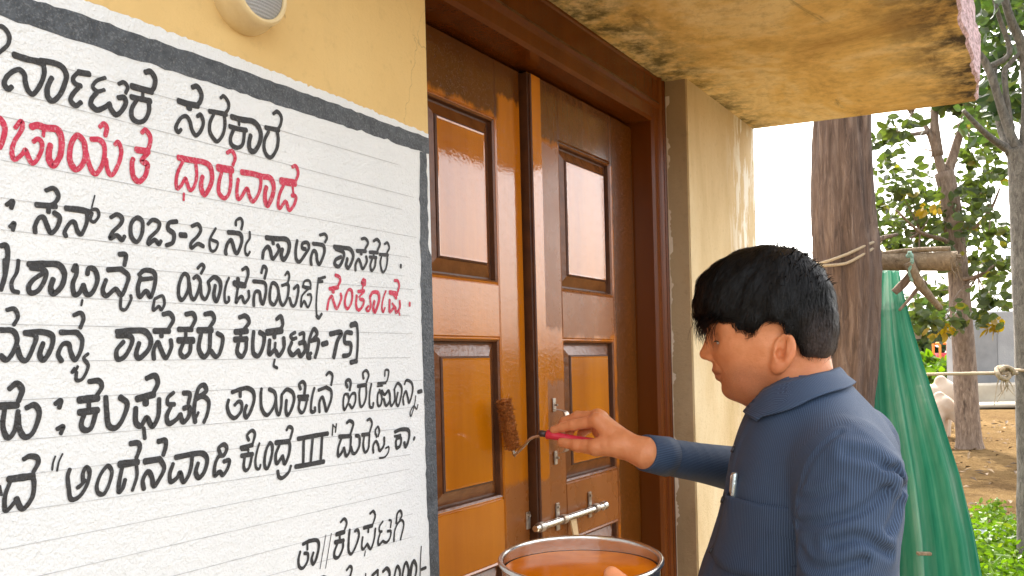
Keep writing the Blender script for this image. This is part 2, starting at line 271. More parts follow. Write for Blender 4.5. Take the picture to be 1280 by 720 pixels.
TEXT={
 'a':[(38,'1822,9236 1869,9263 1907,9247 1934,9200 1920,9132 1864,9064 1816,9015'),(54,'1970,9065 2062,9061 2170,9067 2212,9062'),(45,'2187,9080 2212,9030 2209,8963 2173,8871 2117,8790 2076,8806 2054,8869 2047,8928 2011,8958 1963,8935 1906,8874 1885,8813 1915,8777 1945,8806'),(50,'2187,9080 2289,9092 2367,9080 2405,9023 2389,8944 2343,8840 2281,8773 2239,8797 2236,8863 2259,8927 2279,8965'),(53,'2614,9086 2518,9075'),(44,'2518,9079 2467,9015 2479,8971 2533,8962'),(48,'2510,8941 2454,8867 2439,8813 2483,8783 2532,8823'),(38,'2765,9094 2683,9046 2644,8984 2690,8956 2753,8985'),(50,'2680,8941 2632,8877 2626,8824 2676,8792 2743,8826 2807,8880'),(51,'2797,8874 2811,8833 2858,8793 2909,8829 2959,8912 2947,8963 2887,8948'),(39,'2894,9073 2946,9101 2983,9066 2961,9007'),(60,'3026,9086 3118,9087 3233,9090'),(55,'3169,9251 3228,9271 3271,9218 3261,9142 3228,9092'),(36,'3138,9069 3137,9019'),(53,'3018,8988 3115,8993 3215,8999'),(49,'3074,8976 3020,8882 3023,8801 3083,8777 3152,8812 3198,8905 3199,8997'),(61,'3525,9075 3630,9073 3747,9083'),(56,'3687,9246 3746,9268 3792,9209 3781,9138 3735,9079'),(75,'3645,9067 3644,9033'),(44,'3548,8811 3513,8777 3489,8821 3545,8915 3609,8948 3650,8905 3671,8832 3717,8789 3775,8845 3807,8930 3780,9002 3738,8977'),(52,'3887,9061 4000,9072 4094,9078'),(40,'4027,9226 4070,9254 4126,9202 4121,9140 4081,9086'),(44,'3937,9043 3888,8948 3885,8858 3930,8799 3978,8784 4043,8862 4074,8969 4068,9068'),(60,'4163,9069 4305,9071 4425,9085 4505,9053 4546,8967 4513,8856 4449,8775 4395,8780 4381,8840 4407,8933'),(37,'4256,9049 4255,9008'),(51,'4134,8966 4237,8964 4352,8976'),(47,'4185,8947 4141,8852 4154,8784 4231,8771 4298,8823 4326,8962'),(53,'4616,9058 4714,9066 4800,9072'),(45,'4727,9229 4785,9266 4841,9223 4831,9145 4793,9083'),(47,'4657,9027 4597,8925 4587,8828 4627,8762 4690,8763 4764,8863 4789,8964 4778,9053')],
 'b':[(47,'1828,8531 1850,8521 1877,8479 1879,8432 1858,8349 1837,8298'),(42,'1963,8482 2009,8544 2022,8503 1999,8450 1957,8377 1933,8301 1939,8238 1969,8236 2015,8284 2040,8321 2059,8277 2090,8226 2128,8249 2172,8339 2178,8406 2145,8430 2107,8400'),(58,'2094,8518 2148,8542 2215,8535 2309,8544 2344,8489 2347,8406 2328,8319 2275,8239 2238,8278 2237,8343 2251,8404'),(33,'2198,8525 2192,8462'),(51,'2559,8406 2548,8489 2490,8532 2441,8467 2419,8378 2421,8295 2464,8239 2515,8269 2548,8335 2562,8415'),(48,'2562,8415 2580,8341 2615,8253 2657,8236 2710,8313 2740,8414 2735,8500 2693,8536 2618,8525'),(47,'2701,8650 2740,8685 2767,8652 2751,8583'),(44,'2841,8522 2876,8551 2904,8481 2881,8379 2824,8267 2785,8252 2760,8304 2755,8378'),(48,'3117,8686 3159,8719 3206,8659 3186,8563 3147,8510'),(62,'3057,8520 3181,8529'),(54,'3175,8515 3110,8430 3167,8404 3141,8299 3073,8236 3017,8278 3008,8384 3022,8432'),(57,'3507,8534 3654,8537 3786,8545 3867,8524 3896,8454 3889,8364 3831,8255 3793,8230 3763,8289 3770,8366 3785,8402'),(41,'3563,8515 3503,8407 3475,8307 3485,8239 3531,8273 3578,8347 3596,8316 3632,8244 3679,8286 3713,8390 3706,8519'),(28,'3560,8203 3555,8138'),(74,'3974,8521 4060,8525 4149,8529'),(43,'4091,8691 4152,8720 4193,8665 4162,8579'),(47,'4017,8480 3982,8379 3976,8278 4037,8228 4095,8273 4127,8380 4131,8506'),(61,'4274,8528 4411,8537 4548,8531 4658,8534 4706,8462 4687,8351 4617,8239 4582,8288 4585,8371 4604,8427'),(46,'4227,8448 4207,8347 4212,8257 4253,8263 4338,8374 4366,8303 4417,8250 4496,8346 4530,8457 4525,8527'),(81,'4818,8528 4916,8532 5020,8537'),(44,'4986,8709 5040,8727 5072,8656 5025,8544'),(46,'4849,8485 4788,8378 4764,8266 4792,8234 4876,8316 4923,8230 5000,8300 5029,8390 4970,8396'),(32,'4982,8506 4993,8422')],
 'c':[(41,'1878,7855 1929,7894 1915,7834'),(38,'1900,7684 1937,7721 1923,7660'),(43,'2202,8019 2270,8047 2309,7991 2276,7928 2221,7896'),(49,'2120,7890 2284,7901'),(43,'2224,7888 2219,7843'),(43,'2270,7845 2316,7809 2288,7722 2235,7675 2203,7737 2179,7791 2140,7786 2105,7717 2104,7663'),(51,'2371,7897 2505,7901 2578,7894'),(41,'2559,7900 2557,7806 2508,7698 2473,7711 2444,7788 2403,7775 2357,7701 2365,7661'),(31,'2577,7877 2606,7915 2656,7922 2670,7872 2627,7815 2591,7831 2611,7890'),(16,'2606,7936 2637,8044'),(44,'2784,7873 2844,7907 2892,7883 2881,7829 2800,7748 2776,7689 2839,7721 2887,7687 2917,7723'),(45,'3043,7903 2985,7841 2982,7733 3037,7685 3091,7764 3100,7874 3043,7903'),(42,'3156,7859 3210,7906 3277,7887 3260,7820 3173,7736 3157,7676 3226,7724 3267,7687 3294,7722'),(47,'3471,7924 3386,7900 3374,7842 3434,7803 3421,7722 3349,7685'),(57,'3508,7801 3569,7804'),(41,'3641,7899 3712,7927 3745,7877 3708,7814 3629,7738 3635,7691 3706,7737 3771,7720'),(32,'3927,7914 3850,7791 3859,7693 3913,7695 3947,7771 3874,7793'),(50,'4081,7891 4164,7897'),(46,'4164,7897 4235,7891 4255,7834 4231,7760 4190,7693 4158,7713 4135,7781 4111,7817 4065,7772 4042,7701 4046,7670'),(35,'4180,7973 4188,8022 4244,8052 4269,8010 4250,7941'),(31,'4361,7928 4359,7866 4304,7788 4295,7716 4324,7685 4357,7724'),(56,'4584,7893 4732,7898 4869,7906 4913,7851 4886,7751 4823,7682 4791,7731 4812,7797'),(49,'4675,7879 4680,7840'),(47,'4744,7831 4760,7781 4668,7677 4636,7764 4602,7800 4545,7750 4526,7670'),(46,'5033,7912 5007,7806 5011,7708 5060,7681 5142,7763 5209,7848 5185,7903 5115,7888 5106,7837 5156,7829'),(47,'5278,7902 5381,7904 5445,7892 5451,7815 5374,7683 5335,7714 5322,7803 5275,7818 5237,7739 5239,7666'),(39,'5388,8010 5466,8030 5501,7991 5466,7936'),(52,'5618,7902 5761,7905 5882,7903 5937,7849 5926,7777 5853,7679 5814,7709 5838,7787'),(51,'5642,7885 5763,7856 5774,7799 5699,7687 5627,7693 5637,7752 5732,7797'),(41,'6096,8042 6163,8057 6212,8008 6158,7930'),(53,'6008,7892 6167,7904'),(50,'6085,7893 6083,7861'),(41,'6173,7841 6180,7775 6104,7685 6067,7754 6033,7796 5981,7734 5974,7657'),(42,'6315,8041 6386,8069 6435,8019 6386,7934'),(46,'6240,7899 6389,7908'),(37,'6314,7897 6312,7854'),(41,'6237,7839 6364,7846'),(41,'6289,7833 6247,7745 6268,7676 6332,7740 6349,7851'),(35,'6523,8026 6582,8049 6613,7988 6566,7921'),(45,'6430,7889 6584,7897'),(37,'6464,7880 6436,7785 6470,7679 6535,7719 6572,7834 6565,7896'),(46,'6840,7794 6833,7762')],
 'd':[(44,'1826,7526 1865,7533 1879,7468 1860,7325 1818,7180'),(38,'1854,7419 1847,7261 1818,7196'),(35,'1962,7425 1947,7331 1905,7249 1911,7183 1955,7169'),(53,'2045,7400 2195,7416 2297,7415 2344,7345 2319,7243 2248,7176 2223,7221 2246,7296'),(45,'2061,7372 2168,7365 2183,7308 2122,7198 2055,7170 2040,7218 2078,7277 2156,7334'),(47,'2419,7376 2447,7424 2450,7353 2416,7266 2428,7179 2471,7193 2510,7264'),(48,'2510,7264 2540,7185 2596,7209 2642,7315 2620,7400 2565,7409 2549,7357'),(24,'2499,7135 2487,7087'),(49,'2743,7410 2870,7428'),(46,'2870,7428 2942,7375 2926,7299 2873,7198 2821,7243 2796,7238 2721,7181 2690,7232 2725,7324'),(46,'2859,7557 2923,7557 2906,7462'),(32,'2863,7171 2860,7082 2909,7072 2962,7158 2963,7198'),(47,'3049,7388 3112,7435 3206,7424 3219,7336 3168,7196 3122,7248 3054,7190 3036,7270 3069,7372'),(44,'3069,7348 3184,7367'),(33,'3210,7180 3292,7211 3312,7138 3275,7081 3251,7113 3190,7074 3205,7170'),(41,'3593,7318 3583,7414 3532,7430 3481,7333 3472,7226 3506,7185 3559,7241 3601,7351'),(41,'3600,7329 3610,7233 3648,7197 3699,7281 3726,7370 3687,7422 3645,7397'),(39,'3696,7499 3744,7541 3773,7516 3735,7453'),(39,'3727,7338 3735,7240 3781,7207 3831,7300 3819,7376'),(47,'3819,7376 3889,7428 3957,7397 3968,7319 3916,7192 3883,7248 3904,7349'),(34,'4077,7437 4040,7369 4016,7277 4023,7190 4066,7201 4068,7241'),(41,'4249,7529 4306,7553 4326,7491 4278,7372'),(62,'4143,7384 4227,7375 4278,7370'),(55,'4192,7436 4182,7349'),(37,'4190,7350 4173,7286 4158,7188 4201,7240 4238,7255 4268,7194 4326,7248 4328,7318'),(44,'4395,7421 4483,7423'),(42,'4483,7423 4552,7408 4562,7331 4522,7197 4487,7233 4472,7312 4418,7314 4394,7252 4391,7168'),(40,'4504,7516 4534,7587 4577,7557 4546,7460'),(41,'4739,7330 4714,7400 4654,7420 4620,7335 4616,7228 4670,7192 4720,7257 4739,7330'),(39,'4739,7330 4760,7234 4799,7190 4859,7264 4887,7375 4872,7422 4790,7402'),(34,'4839,7517 4877,7554 4900,7509 4878,7441'),(39,'4962,7377 5022,7417 5028,7346 4982,7214 4931,7194 4897,7272'),(30,'5141,7396 5107,7413 5127,7470 5202,7481 5220,7420 5149,7365 5081,7299 5065,7185 5114,7252 5169,7185 5224,7269 5217,7329 5170,7323'),(37,'5099,7412 5220,7401'),(36,'5457,7542 5352,7512'),(29,'5349,7523 5324,7398 5302,7228 5305,7094'),(41,'5305,7094 5339,7072 5386,7121'),(36,'5342,7478 5412,7488')],
 'e':[(42,'5628,7575 5689,7559 5704,7514 5664,7453'),(51,'5523,7410 5663,7436'),(53,'5584,7419 5582,7377'),(39,'5708,7365 5714,7305 5634,7188 5587,7264 5553,7329 5504,7272 5476,7174'),(40,'5846,7417 5792,7344 5775,7250 5812,7195 5869,7242 5904,7326 5898,7409 5846,7417'),(46,'6117,7566 6088,7516 6133,7501 6141,7555'),(31,'6105,7481 6091,7450'),(43,'6013,7409 6121,7422'),(31,'6111,7403 6056,7368 6023,7342'),(41,'5984,7360 5971,7235 6013,7187 6087,7240 6108,7307 6045,7319'),(36,'6196,7245 6149,7204 6194,7184 6233,7246 6223,7355'),(49,'6223,7355 6277,7412 6379,7410 6389,7314 6314,7179 6279,7224 6304,7308'),(32,'6528,7445 6476,7356 6443,7243 6466,7182 6502,7236'),(40,'6702,7587 6766,7585 6793,7524 6756,7439'),(58,'6605,7431 6743,7420'),(45,'6679,7416 6727,7368'),(43,'6597,7337 6592,7187 6693,7254 6720,7185 6792,7245 6796,7334'),(30,'6645,7295 6716,7242'),(28,'6771,7219 6789,7154'),(44,'7000,7321 6998,7282')],
 'f':[(44,'1810,6866 1903,6860 1936,6789 1902,6694 1850,6631 1805,6663'),(38,'1860,7025 1920,7035 1946,6973 1912,6908'),(45,'1932,6742 1961,6646 2009,6630 2061,6726 2088,6823 1999,6846'),(49,'1999,6846 2130,6857 2225,6825 2214,6726 2149,6628 2117,6677 2148,6767'),(47,'2300,6856 2441,6859'),(44,'2441,6859 2488,6795 2467,6693 2417,6626 2383,6693 2367,6757 2315,6757 2273,6677 2299,6619'),(41,'2418,7002 2481,7024 2504,6974 2473,6897'),(30,'2412,6559 2388,6522 2424,6542 2442,6572'),(34,'2429,6525 2427,6457 2485,6469 2537,6574 2498,6639 2540,6679'),(54,'2815,6869 2974,6884 3097,6878 3157,6802 3127,6711 3038,6638 3003,6675 3036,6774'),(50,'2818,6834 2937,6835 2965,6782 2892,6657 2818,6631 2810,6707 2881,6785'),(49,'3296,7041 3368,7051 3404,6992 3348,6907'),(56,'3197,6885 3357,6888'),(52,'3272,6886 3271,6836'),(48,'3372,6804 3374,6729 3312,6636 3261,6720 3230,6781 3186,6711 3184,6628'),(50,'3547,7050 3627,7060 3653,7000 3605,6922'),(53,'3463,6905 3611,6908'),(42,'3542,6901 3540,6825'),(65,'3456,6801 3624,6803'),(49,'3516,6787 3473,6692 3516,6644 3582,6692 3596,6797'),(51,'3768,7058 3852,7068 3879,7006 3816,6926'),(66,'3687,6900 3847,6907'),(54,'3720,6876 3687,6730 3743,6643 3810,6711 3827,6877'),(51,'3914,6875 3979,6830 3943,6691 3888,6646 3829,6701'),(51,'4196,7042 4280,7059 4323,6999 4258,6926'),(65,'4140,6893 4294,6906'),(41,'4210,6894 4208,6833'),(65,'4130,6816 4286,6822'),(53,'4181,6802 4157,6691 4215,6644 4269,6711 4281,6822'),(54,'4381,6901 4364,6773 4374,6674 4441,6653 4504,6753 4521,6858 4462,6895'),(53,'4698,7037 4762,7069 4788,6990 4751,6925'),(76,'4564,6896 4771,6921'),(64,'4664,6892 4663,6843'),(55,'4597,6817 4584,6669 4664,6707 4719,6652 4794,6733 4797,6840'),(42,'4664,6711 4675,6786'),(32,'4661,6610 4645,6546 4692,6520'),(44,'4967,6904 4900,6870 4929,6831 4983,6843'),(56,'4913,6794 4871,6712 4923,6657 5005,6707'),(57,'5005,6707 5042,6646 5111,6712 5099,6796 5026,6784'),(44,'5029,6883 5096,6895 5093,6811'),(53,'5188,6627 5149,6641 5169,6778 5210,6890 5259,6947 5304,6892 5239,6828'),(54,'5201,6812 5312,6829 5315,6757 5263,6627'),(49,'5149,6641 5203,6678'),(68,'5383,6775 5461,6792'),(64,'5517,6895 5698,6916 5627,6804 5564,6625'),(56,'5880,6913 5776,6911 5755,6801 5858,6783 5836,6665 5722,6642'),(43,'5873,7019 5972,7016 5981,6784 5948,6570'),(61,'5866,6999 5954,7016'),(61,'5850,6566 5955,6582')],
 'g':[(51,'1864,6402 1924,6443 1966,6390 1934,6304'),(60,'1795,6272 1923,6273'),(44,'1826,6254 1807,6115 1843,6018 1899,6076 1930,6225'),(48,'1996,6245 2065,6265 2100,6191 2047,6049 1978,6014 1935,6089 1929,6193'),(46,'2236,6265 2285,6292 2270,6230'),(43,'2248,6057 2300,6075 2278,6017'),(48,'2542,6440 2631,6443 2658,6390 2605,6314'),(65,'2447,6287 2618,6297'),(48,'2534,6283 2533,6215'),(61,'2445,6183 2615,6193'),(51,'2495,6175 2460,6084 2487,6031 2550,6046 2596,6169'),(53,'2694,6302 2699,6171 2715,6052 2786,6029 2857,6109 2900,6230 2834,6292'),(55,'3101,6452 3190,6476 3220,6407 3175,6326'),(69,'3001,6270 3174,6304'),(69,'3090,6284 3088,6220'),(54,'2985,6190 2981,6068 3031,6025 3095,6097 3149,6013 3215,6103 3230,6259'),(40,'3061,6005 3069,5910'),(45,'3390,6313 3323,6264 3326,6208 3394,6201'),(52,'3353,6179 3307,6098 3327,6026 3409,6057 3455,6103'),(53,'3455,6103 3487,6029 3552,6082 3559,6164 3497,6158'),(49,'3497,6303 3570,6291 3551,6200'),(52,'3624,6020 3610,6117 3637,6250 3675,6344 3735,6371 3762,6312 3678,6263'),(47,'3625,6231 3720,6261 3789,6204 3767,6088 3724,6009'),(38,'3612,6030 3664,6110'),(48,'4079,6286 4178,6311 4276,6321 4352,6280 4362,6192 4308,6075 4254,6023 4234,6074 4261,6145'),(44,'4184,6301 4182,6239'),(43,'4034,6213 4014,6144 4045,6060 4109,6027 4186,6087 4200,6162 4162,6191 4107,6156'),(43,'4468,6309 4456,6237 4464,6100 4532,6029 4615,6091 4662,6188 4645,6263 4574,6299'),(42,'4662,6188 4669,6068 4703,6024 4735,6104 4748,6234'),(46,'4748,6234 4820,6286 4904,6253 4927,6175 4881,6066 4825,6011 4802,6070 4814,6171'),(43,'5026,6284 5009,6334 5060,6363 5098,6322 5084,6225'),(41,'4986,6203 5140,6202'),(39,'4996,6170 5132,6166'),(39,'5010,6161 4993,6070 5034,6024 5080,6055 5128,6176'),(40,'5241,6289 5206,6204 5183,6111 5181,6030 5236,6027 5241,6071'),(44,'5306,6261 5425,6290'),(42,'5425,6290 5507,6244 5499,6138 5423,6019 5402,6084 5363,6181 5314,6125 5310,6015'),(38,'5433,6426 5484,6457 5536,6415 5510,6311'),(44,'5779,6280 5759,6339 5808,6364 5841,6324 5820,6241'),(35,'5793,6197 5727,6188 5704,6096 5718,6014 5771,6067 5802,6127 5788,6197'),(35,'5799,6127 5853,6192 5915,6194 5911,6098 5856,6030 5811,6073'),(36,'6072,6371 6061,6437 6121,6466 6165,6411 6121,6322'),(48,'5965,6283 6115,6294'),(36,'6006,6278 5985,6177 6006,6039 6074,6078 6114,6184 6109,6298'),(36,'6210,6303 6174,6181 6169,6037 6223,6019 6240,6072'),(30,'6464,6389 6480,6463 6543,6452 6520,6353 6476,6305'),(37,'6333,6303 6480,6307'),(22,'6321,6269 6421,6273'),(34,'6399,6209 6326,6175 6321,6041 6374,6038 6400,6135 6358,6225'),(40,'6399,6209 6455,6163 6534,6206 6553,6091 6478,6026 6434,6109'),(37,'6553,6091 6575,6017 6647,6086 6646,6224'),(38,'6646,6224 6714,6294 6792,6231 6767,6106 6713,6010 6675,6060 6714,6177'),(38,'6851,6277 6898,6327 7000,6288 7016,6184 6938,6036 6910,6112 6872,6187 6817,6103 6824,6020'),(23,'7077,6120 7051,6015 6972,5865 6954,5917 7029,5990 7091,5948 7119,6005'),(55,'7132,6167 7203,6177')],
 'h':[(23,'1772,5649 1782,5578'),(45,'1964,5838 2014,5857 2071,5840 2080,5795 2039,5727'),(57,'1843,5693 1938,5695 2038,5695'),(39,'1850,5667 1810,5566 1808,5461 1837,5461 1902,5528'),(45,'1898,5534 1931,5455 1972,5457 2029,5535 2043,5638 2034,5687'),(20,'2226,5835 2205,5781 2197,5726'),(20,'2289,5849 2255,5784 2238,5713'),(42,'2349,5714 2328,5651 2337,5542 2347,5473 2386,5458 2448,5493 2504,5578 2525,5670 2496,5714 2465,5668 2462,5601'),(41,'2411,5550 2444,5569 2484,5607'),(40,'2685,5699 2623,5632 2588,5542 2601,5482 2652,5466 2701,5536 2733,5636 2715,5689 2685,5699'),(64,'2812,5703 2991,5705'),(50,'2922,5876 2996,5875 3015,5828 2978,5742'),(46,'2835,5677 2802,5549 2796,5465 2835,5492 2861,5563'),(39,'2977,5688 2978,5580 2930,5458'),(60,'3063,5702 3221,5707'),(52,'3210,5870 3279,5873 3288,5821 3258,5740'),(49,'3221,5707 3265,5619 3204,5516 3150,5468 3132,5553 3091,5607 3038,5537 3046,5455'),(54,'3394,5704 3587,5717 3703,5709 3753,5642 3714,5529 3649,5483 3616,5541 3646,5624'),(49,'3364,5649 3324,5557 3333,5485 3400,5510 3439,5558 3470,5464 3528,5513 3565,5604 3580,5708'),(47,'3912,5684 3896,5745 3959,5774 3995,5731 3956,5670 3886,5657 3842,5573 3839,5479 3901,5511 3937,5473 4001,5535 4021,5609 3954,5606'),(37,'4279,5788 4261,5841 4322,5884 4363,5845 4331,5750'),(49,'4175,5720 4324,5735'),(22,'4178,5696 4278,5691'),(29,'4270,5709 4268,5648'),(49,'4180,5639 4325,5642'),(39,'4221,5627 4205,5533 4226,5486 4279,5514 4316,5628'),(33,'4421,5745 4389,5677 4361,5577 4369,5496 4409,5482 4428,5520'),(42,'4562,5734 4506,5656 4482,5543 4494,5481 4533,5485 4580,5585 4598,5689 4562,5734'),(56,'4648,5730 4839,5726'),(39,'4804,5850 4838,5884 4892,5854 4855,5751'),(45,'4694,5696 4644,5610 4642,5528 4667,5513 4737,5582'),(45,'4737,5582 4766,5493 4827,5581 4848,5676 4832,5721'),(43,'4664,5428 4679,5365 4732,5348 4821,5399 4855,5462'),(53,'4970,5743 5195,5755 5434,5764'),(44,'5056,5734 5039,5472'),(44,'5195,5744 5154,5471'),(45,'5345,5754 5311,5470'),(53,'4923,5445 5138,5448 5362,5454'),(23,'5523,5860 5507,5739'),(23,'5581,5864 5561,5769'),(16,'5523,5854 5567,5816'),(42,'5755,5861 5807,5884 5866,5841 5813,5725'),(53,'5625,5712 5814,5704'),(42,'5655,5688 5601,5583 5597,5494 5643,5512 5696,5577'),(42,'5696,5577 5732,5480 5798,5541 5823,5692'),(42,'5818,5575 5845,5504 5897,5499 5962,5573 5970,5679 5909,5702'),(36,'6117,5869 6172,5877 6201,5817 6153,5718'),(48,'6020,5701 6147,5700'),(38,'6056,5690 6034,5578 6061,5490 6126,5534 6151,5698'),(32,'6284,5656 6259,5725 6307,5777 6337,5722 6312,5657'),(39,'6425,5635 6416,5543 6333,5480 6308,5553 6263,5603 6215,5550 6215,5471'),(25,'6445,5501 6507,5513 6498,5449 6425,5395 6326,5393'),(51,'6635,5688 6751,5708 6897,5693 6925,5625 6886,5526 6837,5482 6819,5538'),(33,'6625,5633 6748,5639'),(45,'6688,5625 6650,5559 6666,5483 6737,5514 6751,5601 6663,5608'),(46,'7034,5586 7012,5556')],
 'i':[(44,'5004,4588 5093,4604 5217,4592 5249,4522 5205,4396 5153,4340 5132,4400 5161,4466'),(33,'5072,4577 5070,4517'),(39,'4961,4516 4931,4430 4943,4353 5000,4331 5066,4391 5076,4466 5023,4486'),(12,'5364,4626 5310,4443 5257,4265'),(12,'5454,4627 5398,4437 5345,4253'),(35,'5608,4728 5672,4758 5712,4701 5666,4616'),(53,'5535,4602 5666,4605'),(39,'5590,4595 5587,4521'),(53,'5512,4515 5651,4509'),(41,'5553,4504 5495,4406 5501,4346 5564,4338 5634,4425 5641,4511'),(39,'5760,4617 5739,4499 5734,4374 5779,4330 5851,4396 5917,4513 5899,4587 5849,4584'),(34,'6123,4744 6185,4765 6219,4701 6166,4601'),(50,'6009,4595 6160,4596'),(38,'6090,4584 6084,4529'),(36,'5984,4489 5962,4386 5991,4343 6061,4394'),(36,'6061,4394 6122,4322 6190,4428 6217,4550'),(21,'6026,4317 6007,4261'),(29,'6361,4615 6298,4566 6290,4509 6337,4493'),(34,'6304,4482 6264,4402 6271,4342 6347,4374'),(35,'6347,4374 6417,4346 6486,4386 6508,4466 6443,4478'),(27,'6477,4610 6519,4591 6502,4513'),(35,'6615,4547 6640,4659 6701,4690 6732,4631 6690,4581'),(33,'6562,4332 6582,4456 6649,4542 6726,4567 6764,4500 6692,4329')],
 'j':[(37,'5689,4157 5748,4191 5781,4152 5744,4072'),(28,'5655,4069 5744,4066'),(25,'5265,4166 5313,4170 5360,4134 5310,4083'),(26,'6021,4047 6009,3972'),(46,'6137,3998 6241,4040'),(41,'6244,4039 6227,3924 6158,3831'),(47,'6337,4003 6414,4027 6465,3957 6433,3878 6327,3853 6344,3788'),(42,'6614,4010 6565,3923 6538,3817 6584,3757 6647,3830 6665,3939 6614,4010'),(43,'6785,4021 6735,3937 6706,3817 6754,3756 6818,3830 6837,3941 6785,4021'),(44,'6949,4010 6904,3926 6878,3804 6928,3748 6988,3831 7002,3931 6949,4010'),(41,'6930,4001 6879,3920 6863,3810 6927,3762 6986,3829 6998,3941 6930,4001'),(21,'7116,4163 7089,3968 7073,3764'),(42,'7111,3866 7203,3870')],
}
RULES=[(0.3864,1.8079,0.8836,1.8068),(0.3856,1.7762,0.9152,1.7698),(0.3851,1.7552,0.8895,1.7506),(0.3843,1.7204,0.9182,1.7180),(0.3835,1.6907,0.9036,1.6906),(0.3829,1.6655,0.8910,1.6659),(0.3823,1.6422,0.9103,1.6497),(0.3817,1.6152,0.9005,1.6151),(0.3811,1.5913,0.9046,1.5925),(0.3804,1.5619,0.8984,1.5615),(0.3796,1.5312,0.9278,1.5319),(0.3788,1.4994,0.9041,1.4974),(0.3781,1.4714,0.8948,1.4723),(0.3775,1.4434,0.8934,1.4375),(0.3768,1.4154,0.8926,1.4192),(0.3761,1.3881,0.8932,1.3925),(0.3754,1.3603,0.8953,1.3614),(0.5193,1.3372,0.8941,1.3319),]
# ================================================================ setting
def ground():
    m=NT('dry dirt'); f=m.noise(.55,8,.65); c=m.ramp(f,[(.3,(.13,.080,.040)),(.5,(.19,.122,.056)),(.7,(.26,.172,.085))])
    c=m.mix(m.ramp(m.noise(5,8,.75),[(.5,0),(.66,.75)]),c,(.085,.052,.028)); c=m.mix(m.ramp(m.noise(28,6,.8),[(.56,0),(.7,.8)]),c,(.32,.235,.145))
    nb=m.bump(m.noise(30,8,.75),.05,1,m.bump(m.noise(6,6,.7),.12)); mat=m.fin(c,.95,nb,Specular_IOR_Level=.0)
    xs=np.concatenate([[-300,-100,-40],np.linspace(-15,45,121),[80,150,300]]); ys=np.concatenate([[-300,-100,-40],np.linspace(-20,25,91),[60,150,300]])
    X,Y=np.meshgrid(xs,ys,indexing='ij')
    Z=.03*np.sin(X*.8+1)*np.cos(Y*.7)+.025*np.sin(X*2.1+Y*1.3)-.02; Z[(np.hypot(X-1.5,Y)<2.5)]=-.02
    V=np.stack([X,Y,Z],-1).reshape(-1,3); ny=len(ys); Fc=[]
    for i in range(len(xs)-1):
        for j in range(ny-1): a=i*ny+j; Fc.append((a,a+ny,a+ny+1,a+1))
    tag(mk('ground',V,Fc,mat,smooth=True),kind='structure')
ground()
def bounce_apron():  # unseen pale slab, added to bounce sunlight up onto the canopy
    m=NT('cement bounce slab'); f=m.noise(2.5,7,.65); A_=m.fin(m.mix(m.ramp(f,[(.35,0),(.65,1)]),(.24,.19,.13),(.33,.27,.19)),.9,m.bump(m.noise(50,6,.7),.004),Specular_IOR_Level=.1)
    mb=MB(); mb.box((-5,-2.9,-.05),(3.3,.75,.045),.01); tag(mb.build('bounce_pavement',A_),kind='structure')
bounce_apron()
def litter_leaves():
    rs=np.random.default_rng(17); n=1500; C=np.stack([rs.uniform(4.5,22,n),rs.uniform(-2,9,n),np.full(n,.045)],1); d=rs.normal(size=(n,3)); d[:,2]*=.15; d/=np.linalg.norm(d,axis=1)[:,None]; s=np.cross(d,[0,0,1.]); s/=np.linalg.norm(s,axis=1)[:,None]; z=rs.uniform(.03,.08,n)[:,None]
    V=np.stack([C-d*z,C+s*z*.4+(0,0,.02),C+d*z,C-s*z*.4+(0,0,.012)],1).reshape(-1,3); Fc=np.arange(4*n).reshape(-1,4)
    m=NT('dry fallen leaves'); r=m.geo.outputs['Random Per Island']; M=m.fin(m.ramp(r,[(0,(.07,.042,.02)),(.7,(.16,.10,.048)),(1,(.26,.18,.10))]),.8)
    tag(mk('leaf_litter',V,Fc,M,org=(10,2,0)),'dry brown leaf litter scattered over the dirt yard','leaf litter',kind='stuff')
litter_leaves()
W=.70; ZC=2.195
house=empty('house',(.5,.95,0),'plastered house with ochre door canopy and white painted Kannada notice','house')
# front wall, with the recess of the door cut out (x .95-1.963, full height to the canopy)
mb=MB(); mb.box((-5,W,0),(.9505,.93,3.0))
mb.box((.9505,.86,ZC+.1),(1.963,.93,3.0)); mb.box((.9505,W,ZC+.1),(1.963,.86,3.0))
mb.build('wall',YELLOW,house)
mb=MB(); mb.box((1.963,W,0),(2.505,.93,ZC+.011)); mb.box((1.963,W+.003,ZC+.1),(2.502,.93,3.0)); mb.build('wall_pier',CREAM,house)
# rough cement strips on the reveal beside the door frame
mb=MB(); mb.box((1.960,W+.004,0),(1.9635,.762,ZC+.010)); mb.build('reveal',CEMENT,house)
mb=MB(); mb.box((2.28,.93,0),(2.50,5.5,3.0)); mb.box((-5,5.3,0),(2.28,5.5,3.0)); mb.box((-5,.93,0),(-4.8,5.3,3.0)); mb.build('side_walls',CREAM,house)
mb=MB(); mb.box((-5.2,.55,3.0),(2.7,5.7,3.14)); mb.build('roof',CEMENT,house)
# canopy slab: soffit and fascia
def slab():
    n=60; xs=np.linspace(.62,2.505,n); V=[];Fc=[]
    rs=np.random.default_rng(5); jf=.006*np.convolve(rs.normal(size=n+8),np.ones(3)/3,'same')[:n]
    for i,x in enumerate(xs):
        y0=.125+jf[i]; V+= [(x,.86,ZC+.012),(x,.18,ZC-.013),(x,y0+.006,ZC-.013),(x,y0,ZC-.007),(x,y0-.004,ZC+.10),(x,.86,ZC+.10)]
    for i in range(n-1):
        for k in range(6):
            a=i*6+k;b=i*6+(k+1)%6; Fc.append((a,b,b+6,a+6))
    Fc.append([5,4,3,2,1,0]); Fc.append([(n-1)*6+k for k in range(6)])
    o=mk('canopy',V,Fc,[OCHRE,FASCIA],house)
    for p in o.data.polygons:
        if abs(p.normal.y)>.7 and p.center.y+.95<.3: p.material_index=1
slab()
